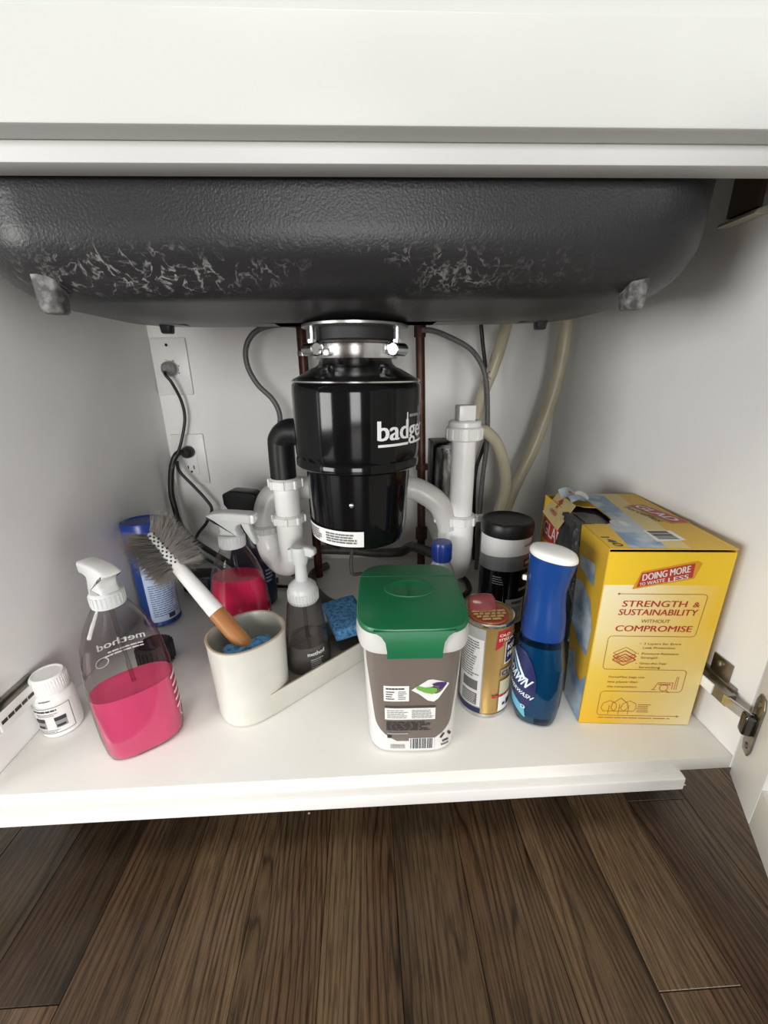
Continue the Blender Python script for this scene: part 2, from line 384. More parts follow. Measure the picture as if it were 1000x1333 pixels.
# ------------------------------------------------------------------ setting: wall, floor
FZ = -.13
bm = B(); box(bm, -1.2, D, FZ-.02, 2.1, D+.02, 1.3); w_ = obj('wall_back', bm, WALLM, smooth=0); w_['kind'] = 'structure'
bm = B(); box(bm, -1.2, -3.8, FZ-.04, 2.1, D, FZ-.014); fl = obj('floor', bm, P('subfloor', (.02, .013, .01), .8), smooth=0); fl['kind'] = 'structure'
PW = .083; ends = {}
rp = random.Random(4); lens = {}
k0 = -17
for k in range(k0, 23):
    xa = .299 + PW*k
    joints = {-3: [-.117], 5: [.043, -.95], 6: [-.9], 5.5: []}.get(k)
    if joints is None: joints = [rp.choice((.45, .3, -.62, -.75, -.5, -.8))]
    if k == 5: joints = [-.139, -1.2]
    if k == 6: joints = [.043, -1.0]
    ys = [D-.002] + sorted(joints, reverse=True) + [-2.2, -3.8]
    for y1, y0 in zip(ys, ys[1:]):
        ln = y1-y0
        key = round(ln, 4)
        if key not in lens:
            b_ = B(); box(b_, -PW/2+.0003, -ln/2+.0003, -.014, PW/2-.0003, ln/2-.0003, 0, bev=.0005, seg=1); o = obj('plank', b_, WOOD, fl, smooth=0); lens[key] = o.data
        else:
            o = bpy.data.objects.new('plank', lens[key]); COL.objects.link(o); o.parent = fl
        o.location = (xa+PW/2, (y0+y1)/2, FZ + rp.uniform(-.0004, .0002))

# ------------------------------------------------------------------ sink cabinet
ZT = .745
cab = thing('sink_cabinet', 'white painted sink base cabinet with its doors open and false drawer front above', 'cabinet', (W/2, 0, FZ))
CI = T(-W/2, 0, -FZ)
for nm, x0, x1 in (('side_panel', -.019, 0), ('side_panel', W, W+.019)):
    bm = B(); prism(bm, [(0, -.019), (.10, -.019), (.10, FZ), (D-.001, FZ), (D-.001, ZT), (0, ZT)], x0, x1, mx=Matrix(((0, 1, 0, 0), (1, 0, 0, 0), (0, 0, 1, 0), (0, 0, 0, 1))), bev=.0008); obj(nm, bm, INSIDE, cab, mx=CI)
bm = B(); box(bm, 0.0003, 0, -.019, W-.0003, D-.001, 0, bev=.001); obj('bottom_shelf', bm, SHELF, cab, mx=CI)
bm = B(); prism(bm, [(-.0105, -.0195), (-.0045, -.0185), (.012, -.0192), (.012, -.037), (-.0105, -.037)], -.35, .814, mx=Matrix(((0, 1, 0, 0), (1, 0, 0, 0), (0, 0, 1, 0), (0, 0, 0, 1))), bev=.0012)
obj('edge_trim', bm, TRIMM, cab, mx=CI)
bm = B(); box(bm, -.019, .10, FZ, W+.019, .118, -.0195); obj('toe_kick', bm, P('toe_kick_paint', (.05, .04, .035), .5), cab, mx=CI, smooth=0)
bm = B(); box(bm, -.3, 0, .582, W+.3, .0215, ZT, bev=.0012); obj('top_rail', bm, P('rail_paint_dimmed', (.53, .535, .52), .42), cab, mx=CI)  # same white paint, toned down in colour where the rail is lit hardest
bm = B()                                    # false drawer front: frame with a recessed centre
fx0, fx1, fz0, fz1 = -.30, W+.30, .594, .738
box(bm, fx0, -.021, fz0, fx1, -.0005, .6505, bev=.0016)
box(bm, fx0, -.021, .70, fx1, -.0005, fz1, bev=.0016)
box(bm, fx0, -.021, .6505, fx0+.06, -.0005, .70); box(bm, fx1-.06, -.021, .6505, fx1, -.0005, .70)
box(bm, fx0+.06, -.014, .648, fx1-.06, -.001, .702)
obj('false_drawer_front', bm, DIMFRONT, cab, mx=CI)
bm = B(); prism(bm, [(0, 0), (.016, 0), (.016, .009), (.003, .004)], 0, .05, mx=T(W-.0165, .14, .596), bev=.0006); box(bm, W-.006, .150, .6055, W-.0005, .19, .70, 1)
obj('corner_block', bm, [P('raw_cream_wood', (.62, .58, .48), .6), P('raw_brown_wood', (.13, .09, .06), .6)], cab, mx=CI)
# dark stain of glue at the right end of the rail
def door(name, hinge, ang, flipn, width, label):
    """ang: direction (radians) from the hinge edge to the free edge; flipn = +1 if the inner face is on the left of that direction"""
    d = Vector((math.cos(ang), math.sin(ang), 0)); n = Vector((-d.y, d.x, 0))*flipn
    mx = Matrix(((d.x, n.x, 0, hinge[0]), (d.y, n.y, 0, hinge[1]), (0, 0, 1, 0), (0, 0, 0, 1)))   # x along the door, y = towards inside
    bm = B(); z0, z1, st, rl = -.026, .585, .067, .052
    box(bm, 0, -.02, z0, st, 0, z1, mx=mx, bev=.0012); box(bm, width-st, -.02, z0, width, 0, z1, mx=mx, bev=.0012)
    box(bm, st, -.02, z0, width-st, 0, z0+rl, mx=mx, bev=.0012); box(bm, st, -.02, z1-rl, width-st, 0, z1, mx=mx, bev=.0012)
    dr = obj(name, bm, PAINT, cab, mx=CI)
    bm = B(); box(bm, st-.004, -.014, z0+rl-.004, width-st+.004, -.005, z1-rl+.004, mx=mx); obj('door_panel', bm, PAINT, dr, smooth=0)
    return dr, mx
dr, dmx = door('door', (.8772, -.0005), math.radians(242.7), -1, .44, '')
# hinge cup plate on the door (a long diamond) with its two screws and the link that enters the cup
bm = B()
dia = [(.011, .031), (.023, .024), (.026, .030), (.026, .096), (.021, .107), (.010, .098), (.006, .085), (.006, .045)]
dia = [(.012, .026), (.0245, .026), (.029, .036), (.029, .094), (.0245, .104), (.012, .104), (.008, .094), (.008, .036)]
prism(bm, dia, .0002, .0022, mx=dmx, bev=.0006)
for z in (.036, .094): lathe(bm, [(.0036, 0), (.0036, .0010), (.002, .0016)], 12, 0, dmx @ T(.0185, .0021, z) @ RX(-PI/2))
prism(bm, [(.012, .052), (.025, .052), (.025, .078), (.012, .078)], .0015, .013, mx=dmx, bev=.003, mi=1)
obj('hinge_cup', bm, [NICKEL, DSTEEL], dr)
def hinge(side, cover):
    s = 1 if side > 0 else -1; x = W if s > 0 else 0
    X = lambda d: x - s*d           # d = distance from the side wall into the cabinet
    def bx(bm, d0, y0, z0, d1, y1, z1, mi=0, bev=.001): 
        a, b = sorted((X(d0), X(d1))); box(bm, a, y0, z0, b, y1, z1, mi, bev=bev)
    bm = B()
    bx(bm, .0006, .030, .052, .0026, .058, .106); bx(bm, .0006, .018, .063, .006, .10, .083)
    bx(bm, .006, .012, .064, .018, .104, .080)
    lathe(bm, [(.004, 0), (.004, .003), (.0025, .004)], 14, 0, T(X(.0026), .046, .0985) @ RY(-s*PI/2))
    h = obj('hinge', bm, NICKEL, cab, mx=CI)
    bm = B(); prism(bm, [(.016, .020), (.019, .016), (.014, -.014), (.010, -.016)], .0655, .0785, mx=Matrix(((-s, 0, 0, x), (0, 0, 1, 0), (0, 1, 0, 0), (0, 0, 0, 1))), bev=.001)
    obj('hinge_arm', bm, CHROME, h)
    if cover:
        bm = B(); bx(bm, .0175, .031, .0655, .0200, .086, .0795, 0, .0006)
        fn = planemap((X(.0195), .045, .067), (0, 1, 0), (0, 0, 1), .0003) if s < 0 else planemap((X(.0195), .084, .067), (0, -1, 0), (0, 0, 1), .0003)
        patch(bm, fn, .006, .0035, .032, .0065, 1)
        obj('hinge_clip', bm, [WHITE, GREYP], h)
    return h
hinge(1, True)
hl = hinge(-1, False)
bm = B(); box(bm, .018, .030, .0585, .0205, .088, .0815, bev=.0006)
fn = planemap((.0205, .032, .061), (0, 1, 0), (0, 0, 1)); fine(bm, fn, .0, .006, .05, .012, 1, 1, .8, 0, 5)
obj('hinge_clip', bm, [WHITE, DARKP], hl)
door('door', (-.0205, -.022), math.radians(205), 1, .44, '')
bm = B(); box(bm, -.32, -.045, ZT+.0005, W+.32, D-.001, ZT+.036, bev=.003)
tag(obj('countertop', bm, speckle('pale_quartz', (.72, .72, .70), (.62, .62, .60), 30, .2)), 'pale stone worktop slab lying over the sink cabinet', 'countertop')

# ------------------------------------------------------------------ sink
SX, SY = .437, .185
sink = thing('sink', 'dark grey undermount sink bowl with scuffed underside hanging above the shelf', 'sink', (SX, SY, .5))
bm = B(); hx, hy, z_b, R0 = .332, .156, .5065, .050
def srect(ix, z, seg=96):
    a, b = hx - ix, hy - ix; rc = max(.085 - ix*.5, .03); out = []
    for i, (cx, cy, a0) in enumerate(((a-rc, b-rc, 0), (-(a-rc), b-rc, 90), (-(a-rc), -(b-rc), 180), (a-rc, -(b-rc), 270))):
        for k in range(seg//4):
            t = math.radians(a0 + 90*k/(seg//4-1)); out.append((cx+rc*math.cos(t), cy+rc*math.sin(t), z))
    return out
rings = [srect(-.006, ZT), srect(-.004, .70), srect(0, z_b+R0)]
for k in range(1, 9):
    t = PI/2*k/8; rings.append(srect(R0*(1-math.cos(t))*1.0, z_b + R0*(1-math.sin(t))))
for ix, z in ((.070, .5052), (.095, .5025), (.115, .4998), (.135, .498)): rings.append(srect(ix, z))
rings.append([(p[0]*.5, p[1]*.9, .4975) for p in srect(.145, .4975)])
bmx = T(0, 0, -.5)
loft(bm, rings, 0, bmx)
obj('bowl', bm, SINKM, sink, 60).data.name = 'bowl'
for i, (x, y, s) in enumerate(((-.257, -.132, .0095), (.257, -.126, .0095), (-.250, .066, .0080), (.250, .066, .0080))):
    bm = B(); loft(bm, [ring(s*1.05, s, .024, 5, 20, x, y), ring(s, s, .006, 5, 20, x, y), ring(s*.9, s*.9, -.0035, 4, 20, x, y), ring(s*.75, s*.75, -.005, 4, 20, x, y)])
    obj('foot', bm, SCUFF if i < 2 else SINKM, sink, 40)
for o in sink.children:                     # the sink coating is written in world heights
    pass
# mounting bolts of the coating pattern: shift object coordinates so that the scuff band keeps its height
for o in sink.children:
    o.data.transform(T(0, 0, .5)); o.matrix_local = T(0, 0, -.5)

# ------------------------------------------------------------------ garbage disposal
DX, DY = .4325, .19
tilt = .012
disp = thing('garbage_disposal', 'glossy black garbage disposal with chrome clamp hanging under the sink', 'disposal', (DX+.003, DY, .5035), (0, 0, 0))
disp.rotation_euler = (0, tilt, 0)
Z = -.5035
bm = B(); lathe(bm, [(.060, Z+0.4965), (.064, Z+0.4960), (.064, Z+0.4935), (.060, Z+0.4925)], 48); obj('mounting_flange', bm, STEEL, disp)
bm = B(); lathe(bm, [(.047, Z+0.4935), (.047, Z+0.4800), (.051, Z+0.4760), (.043, Z+0.4702), (.043, Z+0.4470)], 48); obj('rubber_neck', bm, BLACKR, disp)
bm = B(); lathe(bm, [(.046, Z+0.4780), (.0525, Z+0.4775), (.0545, Z+0.4741), (.0535, Z+0.4707), (.0535, Z+0.4644), (.0515, Z+0.4590), (.045, Z+0.4585)], 48)
for a in (FRONT-.95, FRONT+.95, PI/2):      # three lugs with rolled ears
    mx = RZ(a) @ T(.057, 0, Z+0.4682)
    box(bm, -.010, -.010, -.006, .008, .010, .0055, mx=mx, bev=.002); lathe(bm, [(.0062, -.012), (.0074, -.011), (.0074, .011), (.0062, .012)], 20, 0, mx @ T(.004, 0, 0) @ RX(PI/2))
box(bm, -.013, -.0575, Z+0.4609, -.004, -.050, Z+0.4687, bev=.001, mx=RZ(-.45))
obj('clamp_ring', bm, CHROME, disp)
for a in (FRONT-1.0, FRONT+1.0, PI/2):
    bm = B(); mx = RZ(a) @ T(.058, 0, 0); lathe(bm, [(.0028, Z+0.4702), (.0028, Z+0.4932)], 12, 0, mx); lathe(bm, [(.0052, Z+0.4746), (.0052, Z+0.4790)], 6, 0, mx); obj('bolt', bm, CHROME, disp)
bm = B(); lathe(bm, [(.044, Z+0.4590), (.046, Z+0.4528), (.050, Z+0.4494), (.0555, Z+0.4475), (.070, Z+0.4395), (.0782, Z+0.4355), (.0795, Z+0.4337)], 64)
for a in (FRONT-.55, FRONT+.55, FRONT+2.2, FRONT-2.2):
    tube(bm, [(.063*math.cos(a-.13), .063*math.sin(a-.13), Z+0.4445), (.057*math.cos(a), .057*math.sin(a), Z+0.4485), (.063*math.cos(a+.13), .063*math.sin(a+.13), Z+0.4445)], .0028, 8)
obj('shoulder', bm, DSTEEL, disp)
bm = B(); lathe(bm, [(.0775, Z+0.4362), (.0800, Z+0.4339), (.0797, Z+0.4323), (.0775, Z+0.4321)], 64); obj('shoulder_bead', bm, CHROME, disp)
bm = B(); lathe(bm, [(.0775, Z+0.4325), (.0802, Z+0.4290), (.0808, Z+0.4200), (.0806, Z+0.3520), (.0800, Z+0.3450), (.0790, Z+0.3415), (.0805, Z+0.3380), (.0802, Z+0.3315), (.0775, Z+0.3290), (.069, Z+0.3275)], 72); obj('housing', bm, BLACKG, disp)
bm = B(); lathe(bm, [(.0690, Z+0.3280), (.0685, Z+0.3220), (.0655, Z+0.2580), (.0635, Z+0.2380), (.0600, Z+0.2280), (.050, Z+0.2243), (.0, Z+0.2243)], 64)
lathe(bm, [(.0028, 0), (.0028, .0012), (.0016, .002)], 12, 1, RZ(FRONT-.12) @ T(.0665, 0, Z+0.2900) @ RY(PI/2))
obj('motor_shell', bm, [BLACKG, CHROME], disp)
bm = B(); fn = cylmap(.0808, FRONT + .305, Z+.3655, .0005)
text(bm, fn, 'badger', 0, .0040, .0225, 0, width=.0880, bold=.045, cut=.004)
patch(bm, fn, 0, -.0035, .044, -.0005, 0, 20); patch(bm, fn, .054, -.0035, .088, -.0005, 0, 16)
patch(bm, fn,   .0410, .020, .0434, .034, 0)
fine(bm, fn, .046, .028, .088, .032, 1, 1, .8, 0, 2)
obj('lettering', bm, [WPRINT, GREYP], disp, 0)
bm = B()
lab = lambda u, v: (lambda r, a: Vector(((r+.0006)*math.cos(a), (r+.0006)*math.sin(a), Z+.2330+v)))(.0645 + v*.09 + (.0005 if v > .002 else 0), FRONT + u/.0645)
patch(bm, lab, -.105, .001, .006, .0225, 0, 44)
lab2 = lambda u, v: (lambda p: p + Vector((p.x, p.y, 0)).normalized()*.0004)(lab(u, v))
fine(bm, lab2, -.098, .004, -.052, .020, 5, 1, .6, .2, 11); fine(bm, lab2, -.044, .005, -.002, .0195, 4, 1, .6, .2, 12)
obj('label', bm, [PAPER, MIDP], disp, 0)
bm = B(); tube(bm, [(-.055, .030, Z+.364), (-.083, .0450, Z+.364), (-.100, .0535, Z+.362), (-.1100, .0585, Z+.353), (-.1125, .060, Z+.341), (-.1125, .060, Z+.284)], .0190, 24, sub=10)
lathe(bm, [(.025, 0), (.025, .006)], 32, 0, align((-.0705, .0385, Z+.364), (-.1, .0546, Z+.364)))
obj('discharge_elbow', bm, BLACKP, disp)
# ------------------------------------------------------------------ white drain piping
drain = thing('drain_pipe', 'white plastic drain piping with trap and capped standpipe behind the disposal', 'pipe', (.604, .31, 0))
DM = T(-.604, -.31, 0)
def nut(bm, mx, r=.0235, h=.014, k=8):
    lathe(bm, [(r*.9, 0), (r, .0015), (r, h-.003), (r*.86, h)], 32, 0, mx)
    for i in range(k): box(bm, r-.001, -.0025, .001, r+.0022, .0025, h-.002, 0, mx @ RZ(2*PI*i/k), bev=.0008, seg=1)
TX, TY = .3225, .25
bm = B(); nut(bm, T(TX, TY, .2810), .0245, .0160); obj('slip_nut', bm, PVC, drain, mx=DM)
bm = B(); lathe(bm, [(.0192, .236), (.0192, .2825)], 32, 0, T(TX, TY, 0)); obj('tailpiece', bm, PVC, drain, mx=DM)
bm = B(); nut(bm, T(TX, TY, .2255), .0245, .0145); obj('slip_nut', bm, PVC, drain, mx=DM)
bm = B(); tube(bm, [(TX, TY, .2265), (TX, TY, .195), (TX, TY+.004, .170), (TX-.010, TY+.022, .145), (TX-.030, TY+.045, .136), (TX-.048, TY+.062, .148), (TX-.055, TY+.068, .172), (TX-.055, TY+.068, .192)], .0200, 24)
obj('trap_bend', bm, PVC, drain, mx=DM)
bm = B(); nut(bm, T(TX-.055, TY+.068, .185), .0245, .0145); obj('slip_nut', bm, PVCG, drain, mx=DM)
bm = B(); tube(bm, [(TX-.055, TY+.068, .194), (TX-.054, TY+.069, .215), (TX-.044, TY+.074, .242), (TX-.018, TY+.078, .256), (.345, .330, .258), (.44, .330, .260), (.515, .320, .256), (.545, .313, .245), (.566, .310, .228), (.578, .310, .205), (.585, .31, .185)], .0195, 24)
obj('trap_arm', bm, PVCG, drain, mx=DM)
bm = B(); PX, PY = .604, .31
lathe(bm, [(.0195, .20), (.0195, .343)], 36, 0, T(PX, PY, 0)); obj('standpipe', bm, PVC, drain, mx=DM)
bm = B(); lathe(bm, [(.027, .337), (.0295, .339), (.0295, .357), (.027, .3595)], 40, 0, T(PX, PY, 0)); lathe(bm, [(.026, .3593), (.0255, .366), (.023, .3685)], 40, 0, T(PX, PY, 0))
for i in range(12): box(bm, .0285, -.003, .340, .0302, .003, .356, 0, T(PX, PY, 0) @ RZ(i*PI/6+.1), bev=.0006, seg=1)
box(bm, -.0135, -.0125, .3683, .0135, .0125, .392, 0, T(PX, PY, 0) @ RZ(.08), bev=.0015); obj('cleanout_plug', bm, PVC, drain, mx=DM)
bm = B(); nut(bm, T(PX, PY, .192), .0265, .018)
box(bm, .026, -.005, .195, .041, .005, .207, 0, T(PX, PY, 0), bev=.0015); box(bm, -.046, -.005, .196, -.025, .005, .208, 0, T(PX, PY, 0), bev=.002); obj('slip_nut', bm, PVC, drain, mx=DM)
bm = B(); lathe(bm, [(.0235, .150), (.0235, .1935)], 36, 0, T(PX, PY, 0)); lathe(bm, [(.0225, .130), (.0225, .1503)], 36, 0, T(PX, PY, 0))
tube(bm, [(PX, PY, .135), (PX, PY+.002, .122), (PX, PY+.012, .108), (PX, PY+.030, .104), (PX, D-.002, .104)], .0222, 24); obj('tee_fitting', bm, PVC, drain, mx=DM)
bm = B(); lathe(bm, [(.0125, .12), (.0135, .20)], 24, 0, T(PX-.022, PY+.016, 0)); obj('tee_branch', bm, PVCG, drain, mx=DM)

# ------------------------------------------------------------------ supply lines
def run(name, label, cat, pts, r, mat, group=None, seg=14, ribs=0, sub=8):
    bm = B(); tube(bm, pts, r, seg, 0, sub, ribs); o = obj(name, bm, mat, smooth=60); return tag(o, label, cat, group)
cpl = run('copper_pipe', 'dark copper water pipe rising behind left shoulder of the black disposal', 'pipe', [(.328, .5, .0), (.328, .5, .3), (.328, .5, .535)], .0095, COPPER, sub=2)
bm = B(); lathe(bm, [(.0104, .474), (.0108, .477), (.0108, .48), (.0104, .483)], 18, 0, T(.328, .5, 0)); obj('solder_joint', bm, STEEL, cpl)
cpr = thing('copper_pipe', 'dark copper water pipe standing right of the black disposal', 'pipe', (.559, .5, 0))
bm = B(); tube(bm, [(.005, 0, 0), (.001, 0, .3), (-.005, 0, .522)], .0088, 14, 0, 2); obj('pipe', bm, COPPER, cpr)
bm = B(); lathe(bm, [(.0115, .505), (.0115, .53), (.008, .532)], 14, 0, T(-.005, 0, 0)); obj('coupling', bm, COPPER, cpr)
bm = B(); lathe(bm, [(.013, .0), (.013, .028)], 6, 0, T(.0045, 0, .085)); obj('valve', bm, COPPER, cpr)
bm = B(); lathe(bm, [(.013, .0), (.013, .012)], 12, 0, T(.003, 0, .245)); obj('coupling', bm, COPPER, cpr)
run('supply_hose', 'grey braided hose looping left from the copper pipe down the back wall', 'hose', [(.36, .5, .526), (.333, .5, .527), (.29, .5, .530), (.246, .5, .52), (.223, .5, .494), (.22, .5, .459), (.235, .5, .424), (.262, .5, .394), (.273, .5, .364), (.269, .5, .326), (.265, .5, .254), (.262, .5, .06), (.27, .5, .004)], .0052, HOSEG)
run('supply_hose', 'grey braided hose arching right from the top of the right copper pipe', 'hose', [(.556, .487, .517), (.575, .484, .515), (.602, .49, .507), (.647, .49, .485), (.674, .495, .457), (.687, .495, .424), (.694, .497, .372), (.698, .499, .295), (.694, .502, .195), (.694, .502, .004)], .0050, HOSEG)
run('cable', 'thin black cable dropping from the sink past the clear hoses on the right', 'cable', [(.676, .54, .60), (.679, .54, .554), (.689, .54, .49), (.699, .545, .446), (.709, .55, .384), (.713, .55, .336), (.712, .55, .303), (.704, .552, .269), (.694, .552, .234), (.692, .552, .181), (.698, .552, .066), (.70, .552, .004)], .0040, CORD)
ha = run('drain_hose', 'yellowed clear hose printed with B0518 slanting down behind the standpipe', 'hose', [(.76, .53, .62), (.737, .525, .551), (.732, .525, .538), (.717, .52, .482), (.704, .52, .438), (.688, .52, .393), (.670, .505, .342), (.652, .492, .29), (.642, .486, .23), (.64, .486, .14), (.64, .486, .012)], .0118, HOSEB)
a_, b_ = Vector((.695, .5205, .413)), Vector((.7335, .5250, .540)); mx = align(a_, b_)
q = (mx.inverted().to_3x3() @ Vector((-.35, -1, 0))); ph = math.atan2(q.y, q.x)
bm = B(); fnc = cylmap(.0119, 0, 0, .0004, mx); fnv = lambda u, v: fnc((ph*.0119) - v, u)
text(bm, fnv, 'B0518', .045, -.0045, .009, 0, width=.045, bold=.02); text(bm, fnv, '022', .002, -.0045, .009, 0, width=.026, bold=.02)
obj('lettering', bm, P('faded_hose_print', (.14, .13, .10), .6), ha, 0)
run('drain_hose', 'yellowed clear hose arching over and down right beside the standpipe', 'hose', [(.632, .452, .27), (.638, .455, .295), (.650, .46, .318), (.672, .465, .330), (.692, .47, .322), (.712, .47, .298), (.730, .47, .249), (.735, .47, .199), (.727, .47, .157), (.716, .465, .10), (.71, .46, .012)], .0122, HOSEB)
run('drain_hose', 'thick yellowed clear hose hanging in the right back corner beside the wall', 'hose', [(.835, .5, .64), (.838, .5, .568), (.841, .505, .514), (.839, .505, .458), (.831, .505, .40), (.816, .505, .338), (.797, .505, .274), (.777, .505, .224), (.762, .505, .181), (.751, .505, .141), (.742, .505, .09), (.738, .505, .012)], .0132, HOSEB)
# dark hoses lying on the shelf behind the tub
run('floor_hose', 'dark corrugated hose lying on the shelf left of the green lidded tub', 'hose', [(.345, .53, .011), (.322, .505, .011), (.316, .47, .011), (.335, .405, .011), (.372, .358, .011), (.42, .335, .011), (.48, .335, .011), (.53, .36, .011)], .0095, HOSED, ribs=.93, sub=22)
run('floor_hose', 'dark corrugated hose running along the back wall under the disposal', 'hose', [(.33, .555, .042), (.40, .558, .036), (.46, .553, .03), (.52, .545, .034), (.545, .515, .06), (.59, .43, .075)], .0115, HOSED, ribs=.93, sub=22)
run('floor_cable', 'black cable curled on the shelf between standpipe and black canister', 'cable', [(.60, .50, .006), (.632, .48, .006), (.655, .45, .006), (.652, .40, .007), (.622, .375, .006), (.60, .40, .006), (.575, .44, .006)], .0055, CORD)
run('bent_rod', 'thin bent dark rod dropping under the disposal behind the tub', 'rod', [(.418, .31, .2035), (.417, .31, .16), (.4125, .31, .13), (.4125, .31, .11), (.416, .31, .10), (.44, .32, .09), (.46, .335, .02)], .0032, HOSED)
# foil backed canister behind the standpipe
can = thing('filter_canister', 'crinkled silver and black canister fixed to the wall behind the white standpipe', 'canister', (.634, .552, .135))
bm = B(); lathe(bm, [(.036, 0), (.0395, .004), (.0395, .135), (.038, .150), (.028, .155)], 48)
fm = speckle('crinkled_foil', (.62, .62, .60), (.10, .10, .10), 55, .25, .36, .62, metal=.8, bs=.8, bd=.004, stretch=(1, 1, .35)); obj('can', bm, fm, can)
bm = B(); box(bm, -.0460, -.012, .0, -.0405, .0405, .162, bev=.002); box(bm, -.046, -.012, .157, -.006, .0405, .162, bev=.002); obj('bracket', bm, BLACKP, can)
# ------------------------------------------------------------------ outlets and cords
def plate(x, z, name, label, nw=.0715, nh=.1145):
    t = thing(name, label, 'outlet', (x, D, z)); bm = B(); box(bm, -nw/2, -.006, -nh/2, nw/2, -.0005, nh/2, bev=.0022); obj('cover_plate', bm, PLATE, t); return t
o1 = plate(.0395, .459, 'power_outlet', 'upper white wall plate with a round socket holding a grey plug')
bm = B(); lathe(bm, [(.003, 0), (.003, .0008)], 14, 0, T(-.004, -.006, .043) @ RX(PI/2)); obj('screw_hole', bm, P('hole_black', (.004, .004, .004), .8), o1)
bm = B(); lathe(bm, [(.0165, 0), (.0165, .004), (.012, .004)], 28, 0, T(-.003, -.0058, -.004) @ RX(PI/2))
for a in range(8): box(bm, .0165, -.0015, 0, .0195, .0015, .003, 0, T(-.003, -.0058, -.004) @ RX(PI/2) @ RZ(a*PI/4+.3))
obj('socket', bm, STEEL, o1)
o2 = plate(.045, .2605, 'power_outlet', 'lower white duplex outlet with a black plug in its top socket')
bm = B(); box(bm, -.0165, -.0075, -.034, .0165, -.0055, .034, bev=.0015); obj('receptacle', bm, PLATE, o2)
bm = B()
for x, h in ((-.0063, .007), (.0063, .0085)): box(bm, x-.0011, -.0079, -.0175-h/2, x+.0011, -.0074, -.0175+h/2)
lathe(bm, [(.0024, 0), (.0024, .0006)], 14, 0, T(0, -.0074, -.0275) @ RX(PI/2)); obj('slot', bm, P('hole_black', (0, 0, 0), .8), o2)
c1 = thing('power_cable', 'thin black cord plugged into the upper wall plate', 'cord', (.037, .58, .455))
CM = T(-.037, -.58, -.455)
bm = B(); tube(bm, [(.037, .557, .449), (.0405, .550, .442), (.049, .553, .427), (.0575, .563, .39), (.0572, .566, .353), (.045, .562, .31), (.036, .553, .283), (.028, .549, .268), (.0225, .5455, .25)], .0032, 12); obj('cable', bm, CORD, c1, 60, CM)
bm = B(); lathe(bm, [(.0145, 0), (.014, .012), (.0085, .018)], 24, 0, T(.037, .5835, .455) @ RX(PI/2)); obj('plug', bm, speckle('grey_plug', (.15, .15, .15), (.28, .28, .28), 90, .4), c1, 35, CM)
c2 = thing('power_cable', 'thick black cord from lower outlet curving down along the left wall', 'cord', (.045, .58, .279))
CM = T(-.045, -.58, -.279)
bm = B(); tube(bm, [(.040, .562, .285), (.030, .552, .276), (.019, .548, .25), (.010, .545, .20), (.012, .542, .164), (.022, .532, .125), (.048, .52, .094), (.095, .5, .068), (.14, .485, .045), (.19, .478, .009), (.24, .475, .0065)], .0062, 14); obj('cable', bm, CORD, c2, 60, CM)
bm = B(); lathe(bm, [(.0125, 0), (.0135, .004), (.0125, .018), (.008, .024)], 20, 0, T(.047, .5848, .2795) @ RX(PI/2)); obj('plug', bm, BLACKP, c2, 35, CM)
run('power_cable', 'thin black cord looping from the lower outlet toward the pink bottle', 'cord', [(.036, .541, .266), (.036, .545, .243), (.059, .55, .207), (.08, .55, .177), (.092, .545, .154), (.082, .53, .128), (.070, .505, .112), (.066, .487, .095), (.083, .474, .075), (.116, .462, .055), (.16, .452, .03), (.20, .452, .006), (.25, .447, .006), (.30, .44, .006), (.33, .45, .007)], .0034, CORD)
ad = thing('power_adapter', 'black power adapter block on the shelf behind the dish brush', 'adapter', (.078, .462, .0))
bm = B(); box(bm, -.032, -.022, .0005, .032, .022, .040, bev=.006, seg=3); obj('housing', bm, BLACKP, ad); bm = B(); box(bm, -.024, -.024, .006, .024, -.0219, .033, bev=.0008); obj('rating_plate', bm, P('dull_black', (.02, .02, .02), .6), ad)

